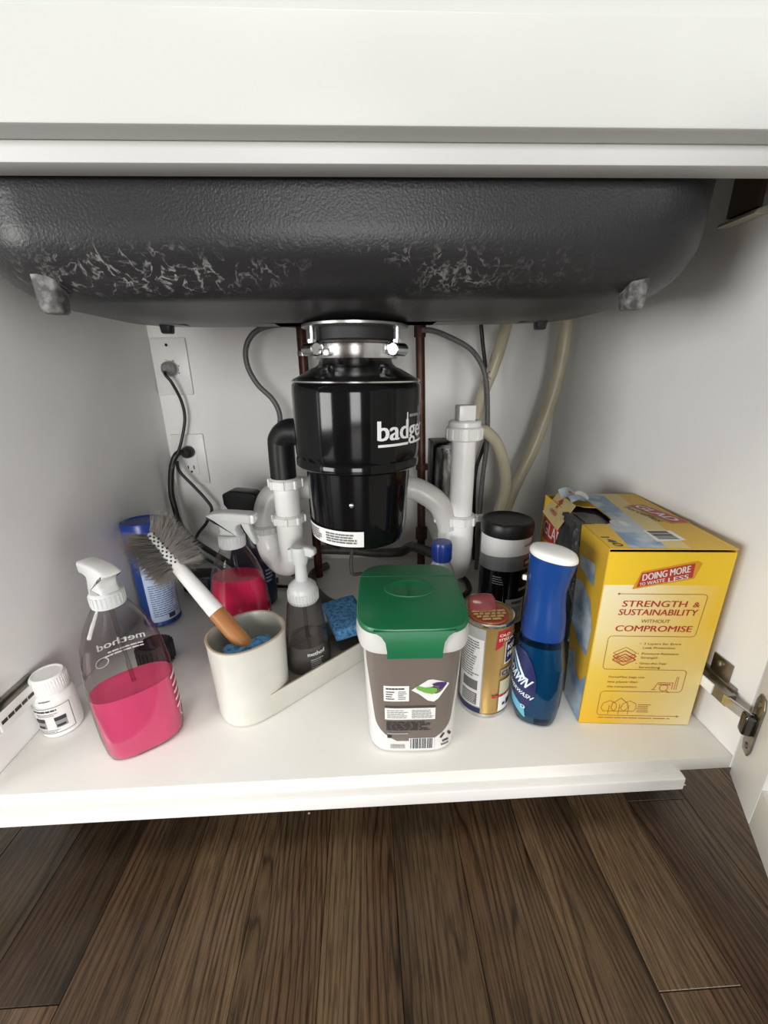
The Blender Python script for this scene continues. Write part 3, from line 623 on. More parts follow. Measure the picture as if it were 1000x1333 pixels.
# ------------------------------------------------------------------ spray bottles
def prof(tbl, z):
    for (z0, *p0), (z1, *p1) in zip(tbl, tbl[1:]):
        if z <= z1:
            t = max(0, min(1, (z-z0)/(z1-z0))); t = t*t*(3-2*t) if False else t
            return [a+(b-a)*t for a, b in zip(p0, p1)]
    return list(tbl[-1][1:])
SPB = [(0.0000, .0375, .0225, 2.7), (0.0032, .0412, .0255, 2.7), (0.0106, .0435, .0275, 2.6), (0.0318, .0455, .0290, 2.5), (0.0742, .0460, .0292, 2.5), (0.1060, .0452, .0287, 2.4), (0.1325, .0425, .0275, 2.3), (0.1537, .0385, .0258, 2.2), (0.1717, .0325, .0235, 2.1), (0.1855, .0255, .0208, 2), (0.1972, .0188, .0176, 2), (0.2014, .0165, .0162, 2), (0.2078, .0155, .0155, 2)]
def trigger_head(parent, mat, ang, z, s=1):
    mx = T(0, 0, z) @ RZ(ang) @ Matrix.Scale(s, 4)
    bm = B(); lathe(bm, [(.0205, 0), (.0208, .003), (.0198, .019), (.0175, .021)], 36, 0, mx)
    for k in range(24): box(bm, .0195, -.0010, .003, .0212, .0010, .017, 0, mx @ RZ(k*PI/12), seg=1)
    obj('collar', bm, mat, parent)
    # the shroud: cross sections across the head, narrow along its top
    pf = [(-.0150, .0190), (-.0135, .0300), (-.0190, .0410), (-.0335, .0495), (-.0345, .0530), (-.0240, .0575), (-.004, .0595), (.022, .0585), (.0385, .0570), (.0405, .0490), (.0385, .0405), (.0270, .0405), (.0175, .0375), (.0135, .0300), (.0155, .0190)]
    bm = B(); pillow(bm, pf, .0120, .0038, mx); obj('shroud', bm, mat, parent, 60)
    bm = B(); box(bm, .0370, -.0100, .0410, .0450, .0100, .0560, 0, mx, bev=.0025); lathe(bm, [(.0025, 0), (.0025, .001)], 12, 0, mx @ T(.0450, 0, .0485) @ RY(PI/2)); obj('nozzle', bm, WHITE if mat is WHITET else mat, parent)
    bm = B(); pillow(bm, [(.0215, .0415), (.0330, .0415), (.0370, .026), (.0430, .008), (.0380, .0060), (.0300, .020), (.0240, .031)], .0065, .0016, mx); obj('trigger', bm, mat, parent, 60)
def ovalmap(tbl, ph0, off=.0004, mul=1, mx=I4):
    def fn(u, v):
        a, b, n = prof(tbl, v); r = (a+b)/2*mul; t = ph0 + u/r; c, s = math.cos(t), math.sin(t)
        return mx @ Vector((a*math.copysign(abs(c)**(2/n), c) + off*c, b*math.copysign(abs(s)**(2/n), s) + off*s, v))
    return fn
def bottle_body(parent, tbl, mat, zmax, name='bottle', seg=56, inset=0, z0=0, cap=True):
    zs = sorted({z for z, *_ in tbl if z0 <= z <= zmax} | {zmax, z0} | {z0 + (zmax-z0)*i/36 for i in range(37)})
    bm = B(); rs = []
    for z in zs:
        a, b, n = prof(tbl, max(z, inset)); rs.append(ring(a-inset, b-inset, max(z, inset), n, seg))
    loft(bm, rs, 0, I4, True, cap); return obj(name, bm, mat, parent, 60)
def spray_bottle(label, loc, ang, head, fill, liquid, mirrored, hs, lean=0):
    t = thing('spray_bottle', label, 'bottle', loc, (RY(lean) @ RZ(ang)).to_euler())
    b = bottle_body(t, SPB, CLEAR, .2014)
    bottle_body(b, SPB, liquid, fill, 'liquid', inset=.0016, z0=.0016)
    bm = B(); tube(bm, [(0, 0, .199), (.002, 0, .10), (.006, -.004, .012)], .0024, 10, 0, 4); obj('dip_tube', bm, SMOKY, b)
    trigger_head(t, WHITET, head-ang, .1995, hs)
    bm = B(); fn = ovalmap(SPB, (PI/2 if mirrored else -PI/2), .0005)
    text(bm, fn, 'method', 0, .130, .0095, 0, width=.040, bold=.03, al='C', cut=.004)
    fine(bm, fn, -.016, .1165, .016, .125, 2, 0, .5, .2, 5)
    line(bm, fn, [(.019 + .0065*math.cos(k*PI/8), .113 + .0065*math.sin(k*PI/8)) for k in range(16)], .001, 0, True)
    obj('lettering', bm, WPRINT, t, 0)
    bm = B(); fn = ovalmap(SPB, (-.35 if mirrored else -2.0), .0005)
    for k in range(5): line(bm, fn, [(-.010, .086-k*.011), (.008, .092-k*.011)], .0035, 0)
    line(bm, fn, [(.0 + .006*math.cos(k*PI/6), .033 + .008*math.sin(k*PI/6)) for k in range(12)], .0012, 0, True)
    obj('side_print', bm, P('faint_white_print', (.80, .55, .60), .5), t, 0)
    return t
spray_bottle('clear spray bottle half full of pink cleaner standing front left on the shelf', (.1525, .069, 0), math.radians(33), math.radians(144), .090, PINK, True, .84, -.022)
spray_bottle('clear spray bottle of red pink cleaner standing behind the ceramic caddy', (.2400, .226, 0), math.radians(-4), math.radians(-8), .150, PINKD, True, .92)
# black trigger bottle behind it
bt = thing('spray_bottle', 'dark navy spray bottle with black trigger head behind the pink bottle', 'bottle', (.212, .40, 0), (0, 0, math.radians(-12)))
BKB = [(0, .036, .026, 3), (.004, .040, .029, 3), (.02, .042, .030, 2.8), (.10, .041, .029, 2.6), (.13, .034, .026, 2.4), (.155, .022, .020, 2), (.172, .014, .014, 2)]
bottle_body(bt, BKB, P('navy_bottle', (.008, .010, .028), .3), .172)
mx = T(0, 0, .165)
bm = B(); lathe(bm, [(.018, 0), (.018, .018)], 28, 0, mx); obj('collar', bm, BLACKP, bt)
bm = B(); prism(bm, [(-.014, .016), (-.020, .034), (-.036, .044), (-.037, .066), (-.02, .074), (.022, .072), (.031, .066), (.030, .040), (.014, .032), (.013, .016)], -.015, .015, mx, bev=.004); obj('shroud', bm, BLACKP, bt)
bm = B(); prism(bm, [(.018, .040), (.028, .040), (.036, .012), (.043, -.022), (.036, -.022), (.026, .012)], -.007, .007, mx, bev=.002); obj('trigger', bm, BLACKP, bt)
bm = B(); fn = ovalmap(BKB, -PI/2+.6); patch(bm, fn, -.02, .02, .035, .10, 0, 16, 6); fn = ovalmap(BKB, -PI/2+.6, .0009); fine(bm, fn, .012, .055, .032, .085, 4, 1, .5, .3, 3); obj('label', bm, [NAVYP, SKYP], bt, 0)
# small knurled cap on the shelf
kt = thing('bottle_cap', 'black knurled cap lying on the shelf behind the front left spray bottle', 'cap', (.093, .222, 0))
bm = B(); lathe(bm, [(.024, .0004), (.0265, .003), (.0265, .032), (.022, .036), (0, .036)], 48)
for k in range(24): box(bm, .0258, -.0016, .003, .0282, .0016, .032, 0, RZ(k*PI/12), bev=.0006, seg=1)
obj('shell', bm, BLACKR, kt); bm = B(); lathe(bm, [(.019, .0358), (.020, .0372), (.017, .0372), (.017, .0362)], 32, 0, I4, False, False); obj('top_ridge', bm, BLACKP, kt)

# ------------------------------------------------------------------ pill bottle
pb = thing('pill_bottle', 'small white pill bottle with printed label by the left wall', 'bottle', (.0275, .098, 0))
bm = B(); lathe(bm, [(.020, 0), (.0225, .0015), (.0232, .005), (.0232, .054), (.0215, .0585), (.018, .061), (.0165, .066)], 44); obj('bottle', bm, WHITE, pb)
bm = B(); lathe(bm, [(.0190, .0625), (.0196, .064), (.0190, .083), (.0170, .0855), (.0150, .0852), (.0145, .0845), (0, .0845)], 44)
for k in range(40): box(bm, .0188, -.0005, .066, .01955, .0005, .082, 0, RZ(k*PI/20), seg=1)
obj('cap', bm, P('matte_white_cap', (.86, .86, .845), .5), pb, 40)
bm = B(); fn = cylmap(.0232, FRONT+.12, 0, .0004); patch(bm, fn, -.030, .0065, .030, .050, 0, 36)
fn = cylmap(.0232, FRONT+.12, 0, .0008)
line(bm, fn, [(-.022, .0085), (.026, .0085), (.026, .0475), (-.022, .0475)], .0006, 1, True)
fine(bm, fn, -.016, .041, .012, .045, 1, 1, .6, 0, 2); fine(bm, fn, -.012, .0345, .014, .0395, 2, 2, .45, .3, 4)
for u in (-.015, .007): patch(bm, fn, u, .016, u+.012, .032, 2, 6); fn_ = cylmap(.0232, FRONT+.12, 0, .0011); patch(bm, fn_, u, .0265, u+.012, .032, 1, 6); patch(bm, fn_, u+.001, .0175, u+.010, .021, 1, 4)
fine(bm, fn, -.016, .0095, .012, .0145, 2, 2, .45, .3, 8); obj('label', bm, [PAPER, DARKP, GREYP], pb, 0)
bm = B(); fn = cylmap(.0218, FRONT+.12, 0, .0012); fine(bm, fn, -.004, .0565, .008, .0585, 1, 0, .8, 0, 2); obj('expiry_print', bm, MIDP, pb, 0)

# ------------------------------------------------------------------ blue aerosol can
ac = thing('aerosol_can', 'blue aerosol can with royal blue cap by the left wall', 'can', (.0455, .348, 0), (0, 0, 0))
ac.rotation_euler = (math.radians(-1.5), math.radians(-1.5), 0)
bm = B(); lathe(bm, [(.030, .0005), (.0325, .002), (.0325, .005), (.0315, .008), (.0315, .150), (.029, .157), (.026, .159)], 44); obj('can', bm, BLUECAN, ac)
bm = B(); lathe(bm, [(.0322, .1545), (.0322, .163)], 44); obj('red_ring', bm, REDP, ac)
bm = B(); lathe(bm, [(.0325, .163), (.0340, .1645), (.0340, .196), (.0325, .200), (.029, .2008), (.026, .1985), (0, .1985)], 48); obj('cap', bm, BLUECAP, ac)
bm = B(); fn = cylmap(.0315, FRONT+.15, 0, .0004); patch(bm, fn, -.008, .010, .052, .149, 0, 30); patch(bm, fn, -.011, .010, -.009, .149, 3, 1, 8)
fn = cylmap(.0315, FRONT+.15, 0, .0008); fine(bm, fn, -.002, .02, .045, .085, 15, 1, .45, .25, 4); fine(bm, fn, -.002, .095, .040, .140, 8, 1, .4, .4, 6); patch(bm, fn, .022, .013, .034, .022, 2, 6); obj('label', bm, [SKYP, P('blue_print', (.12, .17, .32), .5), DARKP, BLUECAP], ac, 0)

# ------------------------------------------------------------------ ceramic caddy
CA = math.radians(41)
cd = thing('sink_caddy', 'cream glazed ceramic brush caddy with a tall cup and low tray', 'caddy', (.2775, .122, 0), (0, 0, CA))
def stad(a, b, z, seg=56, cx=0, n=2.35): return ring(a, b, z, n, seg, cx)
bm = B()
outer = [stad(.043, .037, .0003), stad(.0465, .0405, .0025), stad(.0475, .0415, .008), stad(.0485, .0425, .06), stad(.0500, .0440, .112), stad(.0507, .0447, .1175), stad(.0500, .044, .1200)]
inner = [stad(.0480, .0420, .1197), stad(.0465, .0405, .117), stad(.0448, .0388, .06), stad(.0442, .0382, .011), stad(.035, .03, .009)]
loft(bm, outer, 0, I4, True, False); loft(bm, inner, 1, I4, False, True)
loft(bm, [outer[-1], inner[0]], 0, I4, False, False)
loft(bm, [stad(.0503, .0443, .1184), stad(.0509, .0449, .1192), stad(.0500, .044, .1202), stad(.0478, .0418, .1200), stad(.0472, .0412, .1188)], 2, I4, False, False)
bmesh.ops.remove_doubles(bm, verts=bm.verts, dist=1e-6); obj('cup', bm, [CERAM, CERIN, CEREDGE], cd, 50)
bm = B()                                    # tray: a low trough running back from the cup
def tr(x0, x1, w, z):
    pts = []; r = w*.75
    x0 = .004; pts += [(x0, -w, z)]
    for k in range(9): t = -PI/2 + PI/2*k/8; pts.append((x1-r+r*math.cos(t), -w+r+r*math.sin(t), z))
    for k in range(9): t = PI/2*k/8; pts.append((x1-r+r*math.cos(t), w-r+r*math.sin(t), z))
    pts += [(x0, w, z)]; return pts
loft(bm, [tr(.030, .196, .0395, .0003), tr(.030, .198, .0415, .003), tr(.030, .200, .0435, .037), tr(.030, .1995, .043, .0385)], 0, I4, True, False)
loft(bm, [tr(.030, .1995, .043, .0385), tr(.030, .1970, .0405, .0385), tr(.030, .1960, .0395, .037)], 2, I4, False, False)
loft(bm, [tr(.030, .1960, .0395, .037), tr(.030, .194, .0375, .0085)], 1, I4, False, True)
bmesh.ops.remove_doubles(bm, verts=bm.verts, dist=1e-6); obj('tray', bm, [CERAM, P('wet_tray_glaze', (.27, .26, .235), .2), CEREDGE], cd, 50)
def sponge(label, loc, rot, sx, sy_, sz):
    bm = B(); box(bm, -sx/2, -sy_/2, 0, sx/2, sy_/2, sz, bev=.006, seg=3); bmesh.ops.subdivide_edges(bm, edges=[e for e in bm.edges if e.calc_length() > .012], cuts=5, use_grid_fill=True)
    rn = random.Random(len(label))
    for v in bm.verts: v.co += Vector((rn.uniform(-1, 1), rn.uniform(-1, 1), rn.uniform(-1, 1)))*.0007
    o = obj('sponge', bm, SPONGE, smooth=70); o.location = loc; o.rotation_euler = rot; return tag(o, label, 'sponge')
sponge('blue sponge standing inside the cream ceramic cup', (.283, .107, .0120), (0, 0, math.radians(24)), .062, .026, .0985)
sponge('blue sponge leaning on the far end of the caddy tray', (.402, .249, .0425), (math.radians(8), math.radians(-4), math.radians(20)), .058, .082, .022)
# ------------------------------------------------------------------ dish brush
Ab, Bb = Vector((.2715, .1135, .112)), Vector((.149, .178, .2385))
br = thing('dish_brush', 'dish brush with grey bristles and bamboo grip leaning in the ceramic cup', 'brush', tuple(Ab), align(Ab, Bb).to_euler())
LB = (Bb-Ab).length
bm = B(); lathe(bm, [(.0085, -.018), (.0105, -.014), (.0112, .0), (.0110, .048), (.0105, .0485)], 28); obj('grip', bm, BAMBOO, br)
bm = B(); lathe(bm, [(.0106, .0482), (.0108, .05), (.0100, .085), (.0088, .125), (.0080, .135)], 28); obj('handle', bm, WHITE, br)
bm = B(); lathe(bm, [(.0085, .1345), (.0080, .15), (.0070, LB-.01), (.0055, LB), (.002, LB+.003)], 24); obj('core', bm, WHITE, br)
bm = B(); rb = random.Random(9)
inv = br.matrix_basis.to_3x3().inverted(); tocam = (inv @ (Vector((.4444, -.3523, .4442)) - Bb)).normalized(); a_cam = math.atan2(tocam.y, tocam.x)
for i in range(13):
    z = .130 + i*(LB+.002-.130)/12
    for j in range(16):
        a = 2*PI*j/16 + .2*(i % 2)
        da = abs((a - a_cam + PI) % (2*PI) - PI)
        if da < .62: continue
        for h in range(26):
            aa = a + rb.uniform(-.17, .17); zz = z + rb.uniform(-.0022, .0022); ln = rb.uniform(.036, .045)*(.88 + .12*math.sin(PI*i/12))
            tz = rb.uniform(-.006, .006) + (i-5)*.0016
            p0 = Vector((.005*math.cos(aa), .005*math.sin(aa), zz)); p1 = Vector((ln*math.cos(aa + rb.uniform(-.06, .06)), ln*math.sin(aa + rb.uniform(-.06, .06)), zz + tz)); m_ = (p0+p1)/2 + Vector((0, 0, -tz*.2))
            s_ = Vector((-math.sin(aa), math.cos(aa), 0))*.00034; k_ = Vector((0, 0, .00034))
            v = [bm.verts.new(p) for p in (p0+s_, p0-s_+k_, p0-k_, m_+s_, m_-s_+k_, m_-k_, p1)]
            for q in ((0, 1, 4, 3), (1, 2, 5, 4), (2, 0, 3, 5), (3, 4, 6), (4, 5, 6), (5, 3, 6)): bm.faces.new([v[x] for x in q])
for i in range(12):                         # short tuft stubs seen on the core
    z = .134 + i*(LB-.134)/12
    for da in (-.36, .36):
        a = a_cam + da + (.2 if i % 2 else -.2); lathe(bm, [(.0011, 0), (.0014, .0028)], 8, 1, T(0, 0, z) @ RZ(a) @ T(.0066, 0, 0) @ RY(PI/2))
o = obj('bristles', bm, [BRIST, TUFT], br, 0); o['kind'] = 'stuff'
# ------------------------------------------------------------------ foaming soap pump
so = thing('soap_pump', 'clear foaming soap pump bottle standing in the caddy tray', 'bottle', (.344, .195, .0088))
SPM = [(0, .031, .031, 2), (.003, .0345, .0345, 2), (.012, .0352, .0352, 2), (.03, .0345, .0345, 2), (.075, .029, .029, 2), (.105, .0255, .0255, 2), (.113, .0235, .0235, 2), (.120, .0215, .0215, 2)]
b = bottle_body(so, SPM, SMOKY, .118)
bottle_body(b, SPM, SOAPL, .045, 'liquid', inset=.0018, z0=.0018)
bm = B(); tube(bm, [(0, 0, .115), (.001, 0, .06), (.004, .002, .008)], .0028, 10, 0, 4); obj('dip_tube', bm, SMOKY, b)
bm = B(); lathe(bm, [(.0218, .112), (.0226, .114), (.0224, .130), (.0205, .137), (.014, .143), (.010, .146)], 36)
for k in range(30): box(bm, .0219, -.0008, .114, .0232, .0008, .129, 0, RZ(k*PI/15), seg=1)
obj('collar', bm, WHITET, so)
bm = B(); lathe(bm, [(.0095, .1455), (.0088, .160), (.0085, .172)], 24); obj('stem', bm, WHITET, so)
bm = B(); lathe(bm, [(.0100, .1715), (.0122, .180), (.0128, .194), (.0115, .199), (0, .201)], 28); prism(bm, [(.004, .184), (.020, .189), (.025, .187), (.025, .197), (.016, .2005), (.004, .200)], -.0065, .0065, RZ(-.25), bev=.003)
box(bm, -.017, -.005, .176, -.009, .005, .196, bev=.002); obj('pump_head', bm, WHITET, so)
bm = B(); fn = ovalmap(SPM, FRONT+.55, .0005); text(bm, fn, 'method', 0, .034, .0065, 0, width=.027, bold=.03, al='C', cut=.004); fine(bm, fn, -.010, .013, .012, .029, 5, 0, .35, .3, 4); obj('lettering', bm, WPRINT, so, 0)

# ------------------------------------------------------------------ detergent tub
tb = thing('detergent_tub', 'white detergent tub with green lid and brown label, front centre', 'tub', (.4935, .0925, 0), (0, 0, math.radians(-2)))
TB = [(0, .0475, .060, 4.6), (.003, .0525, .065, 4.6), (.008, .0545, .0675, 4.6), (.15, .0588, .0725, 4.8), (.170, .0592, .073, 4.8)]
bottle_body(tb, TB, TUBM, .165, 'body', seg=88)
def tubfront(off=.0005):
    def fn(u, v):
        a, b, n = prof(TB, v); x = max(-a*.999, min(a*.999, u)); y = -b*(1-abs(x/a)**n)**(1/n); return Vector((x, y-off, v))
    return fn
fn = tubfront(); bm = B(); rows = []
for i in range(25):
    v = .0225 + i*(.152-.0225)/24; k = (v-.0225)
    w = .0505 + .0035*min(1, k/.13) - (.0225*(1-min(1, k/.034))**2.4 if k < .030 else 0) - .0085*(1-min(1, k/.11))
    rows.append([fn(-w + 2*w*j/40, v) for j in range(41)])
vr = [[bm.verts.new(p) for p in r] for r in rows]
for a, b in zip(vr, vr[1:]):
    for j in range(40): bm.faces.new((a[j], a[j+1], b[j+1], b[j]))
fn = tubfront(.0010)
def P2(u0, v0, u1, v1, mi): patch(bm, fn, u0, v0, u1, v1, mi, 10, 2)
fn0 = fn
P2(-.0345, .0850, -.0055, .1075, 1); P2(-.0335, .0570, .0255, .0745, 1); P2(-.0335, .0753, .0255, .0780, 4)
P2(-.005, .0075, .025, .0275, 1)
fn = tubfront(.0013)
fine(bm, fn, -.032, .1015, -.009, .1055, 1, 2, .5, .3, 3); fine(bm, fn, -.032, .087, -.021, .1005, 4, 2, .4, .4, 4); fine(bm, fn, -.018, .087, -.008, .1005, 5, 3, .5, .4, 7)
fine(bm, fn, -.031, .059, -.006, .0725, 5, 3, .4, .35, 5); fine(bm, fn, -.002, .059, .024, .0725, 6, 3, .5, .2, 6)
fine(bm, fn, -.032, .040, .022, .0545, 6, 2, .5, .3, 9); patch(bm, fn, -.031, .0340, -.006, .0365, 3, 8); patch(bm, fn, -.031, .0280, -.026, .0325, 2, 2)
bars(bm, fn, -.0035, .0105, .0235, .0270, 2, 4, 24); fine(bm, fn, -.0275, .0105, -.0085, .0175, 3, 3, .5, .3, 3)
# the pod picture: white cushion with green and purple swirls
pod = lambda pts: put(bm, fn, [(u, v+.0095) for u, v in pts], 1)
pod([(-.003, .092), (.016, .1065), (.021, .107), (.0395, .100), (.040, .098), (.028, .0785), (.023, .0745), (.016, .0765), (.006, .086)])
fn = tubfront(.0017)
put(bm, lambda u, v: fn(u, v+.0095), [(.002, .097), (.004, .0985), (.013, .0955), (.021, .096), (.026, .094), (.0265, .090), (.021, .086), (.012, .0885), (.003, .0935)], 5)
put(bm, lambda u, v: fn(u, v+.0095), [(.020, .1005), (.026, .1025), (.037, .1015), (.037, .0985), (.031, .0925), (.0285, .0925), (.029, .0975), (.022, .0985)], 6)
# recycling mark at the right edge
for a in (0, 1, 2):
    t = a*2*PI/3 + .5; c_, s_ =   .0395 + .0052*math.cos(t), .0260 + .0062*math.sin(t)
    line(bm, tubfront(.0013), [(c_-.004*math.sin(t), s_+.004*math.cos(t)), (c_+.004*math.sin(t), s_-.004*math.cos(t))], .0028, 2)
fine(bm, tubfront(.0013), .034, .0125, .044, .0160, 1, 2, .6, 0, 3)
obj('label', bm, [TAUPE, PAPER, DARKP, GREYP, P('label_dark_band', (.07, .06, .055), .5), P('pod_green', (.17, .42, .08), .35), P('pod_purple', (.07, .035, .16), .35)], tb, 0)
bm = B()                                    # milky snap rim under the lid, open in front where the latch hangs
def lidring(a, b, z, seg=88): return ring(a, b, z, 4.6, seg)
rs = [lidring(.0600, .0735, .1535), lidring(.0640, .0775, .1550), lidring(.0655, .0790, .1640), lidring(.0635, .0770, .1790), lidring(.0600, .0735, .1800)]
loft(bm, rs, 0, I4, False, False); loft(bm, [lidring(.0600, .0735, .1800), lidring(.0585, .072, .18), lidring(.0585, .072, .1535), lidring(.06, .0735, .1535)], 0, I4, False, False); obj('snap_rim', bm, RIMM, tb, 50)
lid_rings = [lidring(.0612, .0750, .1785), lidring(.0640, .0778, .1795), lidring(.0646, .0784, .1830), lidring(.0632, .077, .1858), lidring(.060, .0735, .1866)]
bm = B(); loft(bm, lid_rings)
def latch(u, v, off): return (u, v, off)
rows = []
for i, (z, o_) in enumerate(((.1845, .0786), (.179, .0796), (.172, .0806), (.160, .0806), (.1515, .0802))):
    w = (.044, .036, .0315, .0300, .0300)[i]; rows.append([(-w + 2*w*j/14, -o_ - .0004, z) for j in range(15)])
back = [[(x, y+.004, z) for x, y, z in r] for r in rows]
vr = [[bm.verts.new(p) for p in r] for r in rows]; vb = [[bm.verts.new(p) for p in r] for r in back]
for g in (vr, vb):
    for a, b in zip(g, g[1:]):
        for j in range(14): bm.faces.new((a[j], a[j+1], b[j+1], b[j]))
for a, b in ((vr[0], vb[0]), (vr[-1], vb[-1])):
    for j in range(14): bm.faces.new((a[j], a[j+1], b[j+1], b[j]))
for j in (0, 14):
    for i in range(4): bm.faces.new((vr[i][j], vr[i+1][j], vb[i+1][j], vb[i][j]))
box(bm, -.0615, .0410, .1862, .0615, .0418, .18715)
lid = obj('lid', bm, GREEN, tb, 45)
bm = B(); RG = []
for rr_, z in ((1.06, .1864), (1.04, .1874), (1.0, .1878), (.95, .1874), (.90, .1869)): RG.append(ring(.030*rr_, .0205*rr_, z, 2, 48, 0, .008))
loft(bm, RG, 0, I4, False, True)
fnl = planemap((0, .008, .1870), (0, -1, 0), (1, 0, 0), .0004); text(bm, fnl, 'Cascade', 0, -.004, .0075, 0, width=.033, bold=.02, al='C')
obj('thumb_oval', bm, GREEN, lid, 45)

# ------------------------------------------------------------------ cleanser can
ck = thing('cleanser_can', 'gold cleanser powder can with sealed top between tub and blue bottle', 'can', (.5995, .107, 0), (0, 0, 0))
RC = .0325
bm = B(); lathe(bm, [(.0305, .0004), (.0328, .0015), (.0332, .004), (RC, .006), (RC, .139), (.0330, .1405), (.0330, .143), (.0310, .1445), (.0300, .1425), (0, .1425)], 52); obj('can', bm, [GOLD], ck)
bm = B(); lathe(bm, [(.0300, .1424), (.0303, .1434), (.0322, .1448), (.0334, .1436), (.0334, .1405)], 52, 0, I4, False, False); obj('rim', bm, CHROME, ck)
bm = B(); lathe(bm, [(.0334, .0005), (.0337, .003), (.0334, .0062)], 52, 0, I4, False, False); obj('rim', bm, CHROME, ck)
bm = B(); fn = cylmap(RC, FRONT, 0, .0005)
patch(bm, fn, -.052, .0072, -.012, .138, 5, 24); fn = cylmap(RC, FRONT, 0, .0008); patch(bm, fn, -.050, .017, -.0135, .122, 0, 22); patch(bm, fn, -.052, .0070, -.0125, .0150, 1, 22)
fn = cylmap(RC, FRONT, 0, .0011)
fine(bm, fn, -.046, .062, -.017, .119, 15, 4, .45, .3, 3); patch(bm, fn, -.040, .043, -.018, .058, 4, 8); patch(bm, fn, -.041, .019, -.018, .038, 4, 8); fine(bm, cylmap(RC, FRONT, 0, .0014), -.040, .020, -.019, .037, 6, 0, .3, .1, 3)
fn = cylmap(RC, FRONT, 0, .0006)
put(bm, fn, [(.001, .108), (.003, .136), (.012, .1365), (.024, .1355), (.024, .126), (.015, .116), (.008, .112)], 3)
fn = cylmap(RC, FRONT, 0, .0009)
text(bm, fn, 'OLD', .005, .128, .004, 2, width=.016, bold=.03); text(bm, fn, 'STYLE', .0045, .1215, .004, 2, width=.015, bold=.03)
sh = [(.0150, .085), (.024, .083), (.034, .087), (.042, .088), (.042, .135), (.036, .132), (.028, .122), (.018, .118)]
for a, b in ((.015, .022), (.022, .029), (.029, .036), (.036, .042)): patch(bm, fn, a, .0845, b, .118 + (a-.015)*.6, 2)
fn = cylmap(RC, FRONT, 0, .0011)
for a, b in ((.0165, .022), (.022, .029), (.029, .036), (.036, .042)): patch(bm, fn, a, .0865, b, .1165 + (a-.015)*.6, 1)
fn = cylmap(RC, FRONT, 0, .0014)
text(bm, fn, 'KEEPERS', .0185, .1060, .0072, 2, width=.042, bold=.03, cut=.004); text(bm, fn, 'FRIEND', .0195, .0945, .0072, 2, width=.036, bold=.03, cut=.004)
patch(bm, fn, .0105, .0655, .045, .0775, 6, 12); fn = cylmap(RC, FRONT, 0, .0018); text(bm, fn, 'CLEANSER', .0125, .0677, .0072, 1, width=.050, bold=.03, cut=.004)
patch(bm, fn, .0105, .0100, .044, .0350, 0, 12); patch(bm, fn, .0105, .0370, .044, .0600, 7, 12); fn = cylmap(RC, FRONT, 0, .0021); fine(bm, fn, .001, .0335, .040, .0385, 1, 3, .8, 0, 3); patch(bm, fn, .017, .018, .022, .0225, 1, 2); patch(bm, fn, .024, .015, .036, .025, 1, 4)
obj('label', bm, [PAPER, NAVYP, P('cream_print', (.85, .80, .62), .5), REDP, MIDP, P('can_grey_panel', (.42, .43, .42), .4), P('can_brown_band', (.30, .26, .20), .4), P('can_picture', (.55, .52, .36), .5)], ck, 0)
# the torn seal that bulges from its top: clear bubble with red print
bm = B(); HX = -.007
lathe(bm, [(.0255, .1428), (.0260, .1442), (.0250, .1462), (.0, .1470)], 36, 0, T(HX*.3, -.003, 0))
loft(bm, [ring(.0190, .0120, .1450, 2, 28, HX, .007), ring(.0190, .0115, .151, 2.3, 28, HX, .009), ring(.0178, .0080, .156, 2.8, 28, HX, .0125), ring(.0150, .0050, .1605, 2.8, 28, HX, .0145), ring(.008, .002, .1620, 2, 28, HX, .0155)], 1)
fnp = planemap((HX*.3, -.003, .1470), (1, 0, 0), (0, 1, 0), .0006)
for j, v in enumerate((-.0205, -.0145, -.0085, -.0025)):
    e = math.sqrt(.0225**2 - (v+.0025)**2); u = -e; rs_ = random.Random(j+2)
    while u < e-.003:
        w = min(rs_.uniform(.006, .013), e-u); put(bm, fnp, [(u+.0006, v), (u+w-.0006, v+.0006), (u+w-.001, v+.0052), (u+.001, v+.0046)], 2); u += w
obj('seal_sticker', bm, [P('red_seal', (.32, .07, .035), .35), P('clear_red_bubble', (.42, .11, .11), .15, trans=.45), P('seal_yellow', (.62, .40, .17), .4)], ck, 45)
# ------------------------------------------------------------------ blue dish spray
pw = thing('dish_spray', 'blue dish spray bottle with white top beside the yellow bag box', 'bottle', (.6620, .076, 0), (0, 0, math.radians(-24)))
pw.rotation_euler = (0, math.radians(-1.2), math.radians(-24))
PWB = [(0, .0215, .0175, 2.5), (.003, .0250, .0205, 2.5), (.010, .0268, .0222, 2.5), (.03, .0298, .0240, 2.5), (.06, .0315, .0250, 2.4), (.09, .0308, .0245, 2.4), (.115, .0278, .0228, 2.3), (.132, .0248, .0212, 2.2), (.150, .024, .0208, 2.2)]
b = bottle_body(pw, PWB, DAWNB, .134); bottle_body(b, PWB, DAWNL, .120, 'liquid', inset=.0012, z0=.014)
bm = B(); rs = [ring(.0254, .0218, .1305, 2.3, 48), ring(.0258, .0222, .136, 2.3, 48), ring(.0248, .0212, .158, 2.2, 48), ring(.0228, .0195, .176, 2.1, 48), ring(.0222, .0190, .192, 2.1, 48), ring(.0240, .0202, .212, 2.2, 48, .0015), ring(.0262, .0216, .228, 2.3, 48, .003)]
rs.append([(x, y, .2365 - .16*(x-.0)) for x, y, z in ring(.0270, .0222, 0, 2.3, 48, .0035)])
loft(bm, rs); obj('sprayer', bm, DAWNH, pw, 50)
bm = B(); tl = lambda r, dz: [(x, y, .2368 + dz - .16*x) for x, y, z in ring(.0262*r, .0220*r, 0, 2.3, 48, .0035)]
loft(bm, [tl(.99, 0), tl(1.03, .001), tl(1.03, .0035), tl(.97, .0065), tl(.8, .0085), tl(.4, .0095)]); obj('top_button', bm, WHITE, pw, 50)
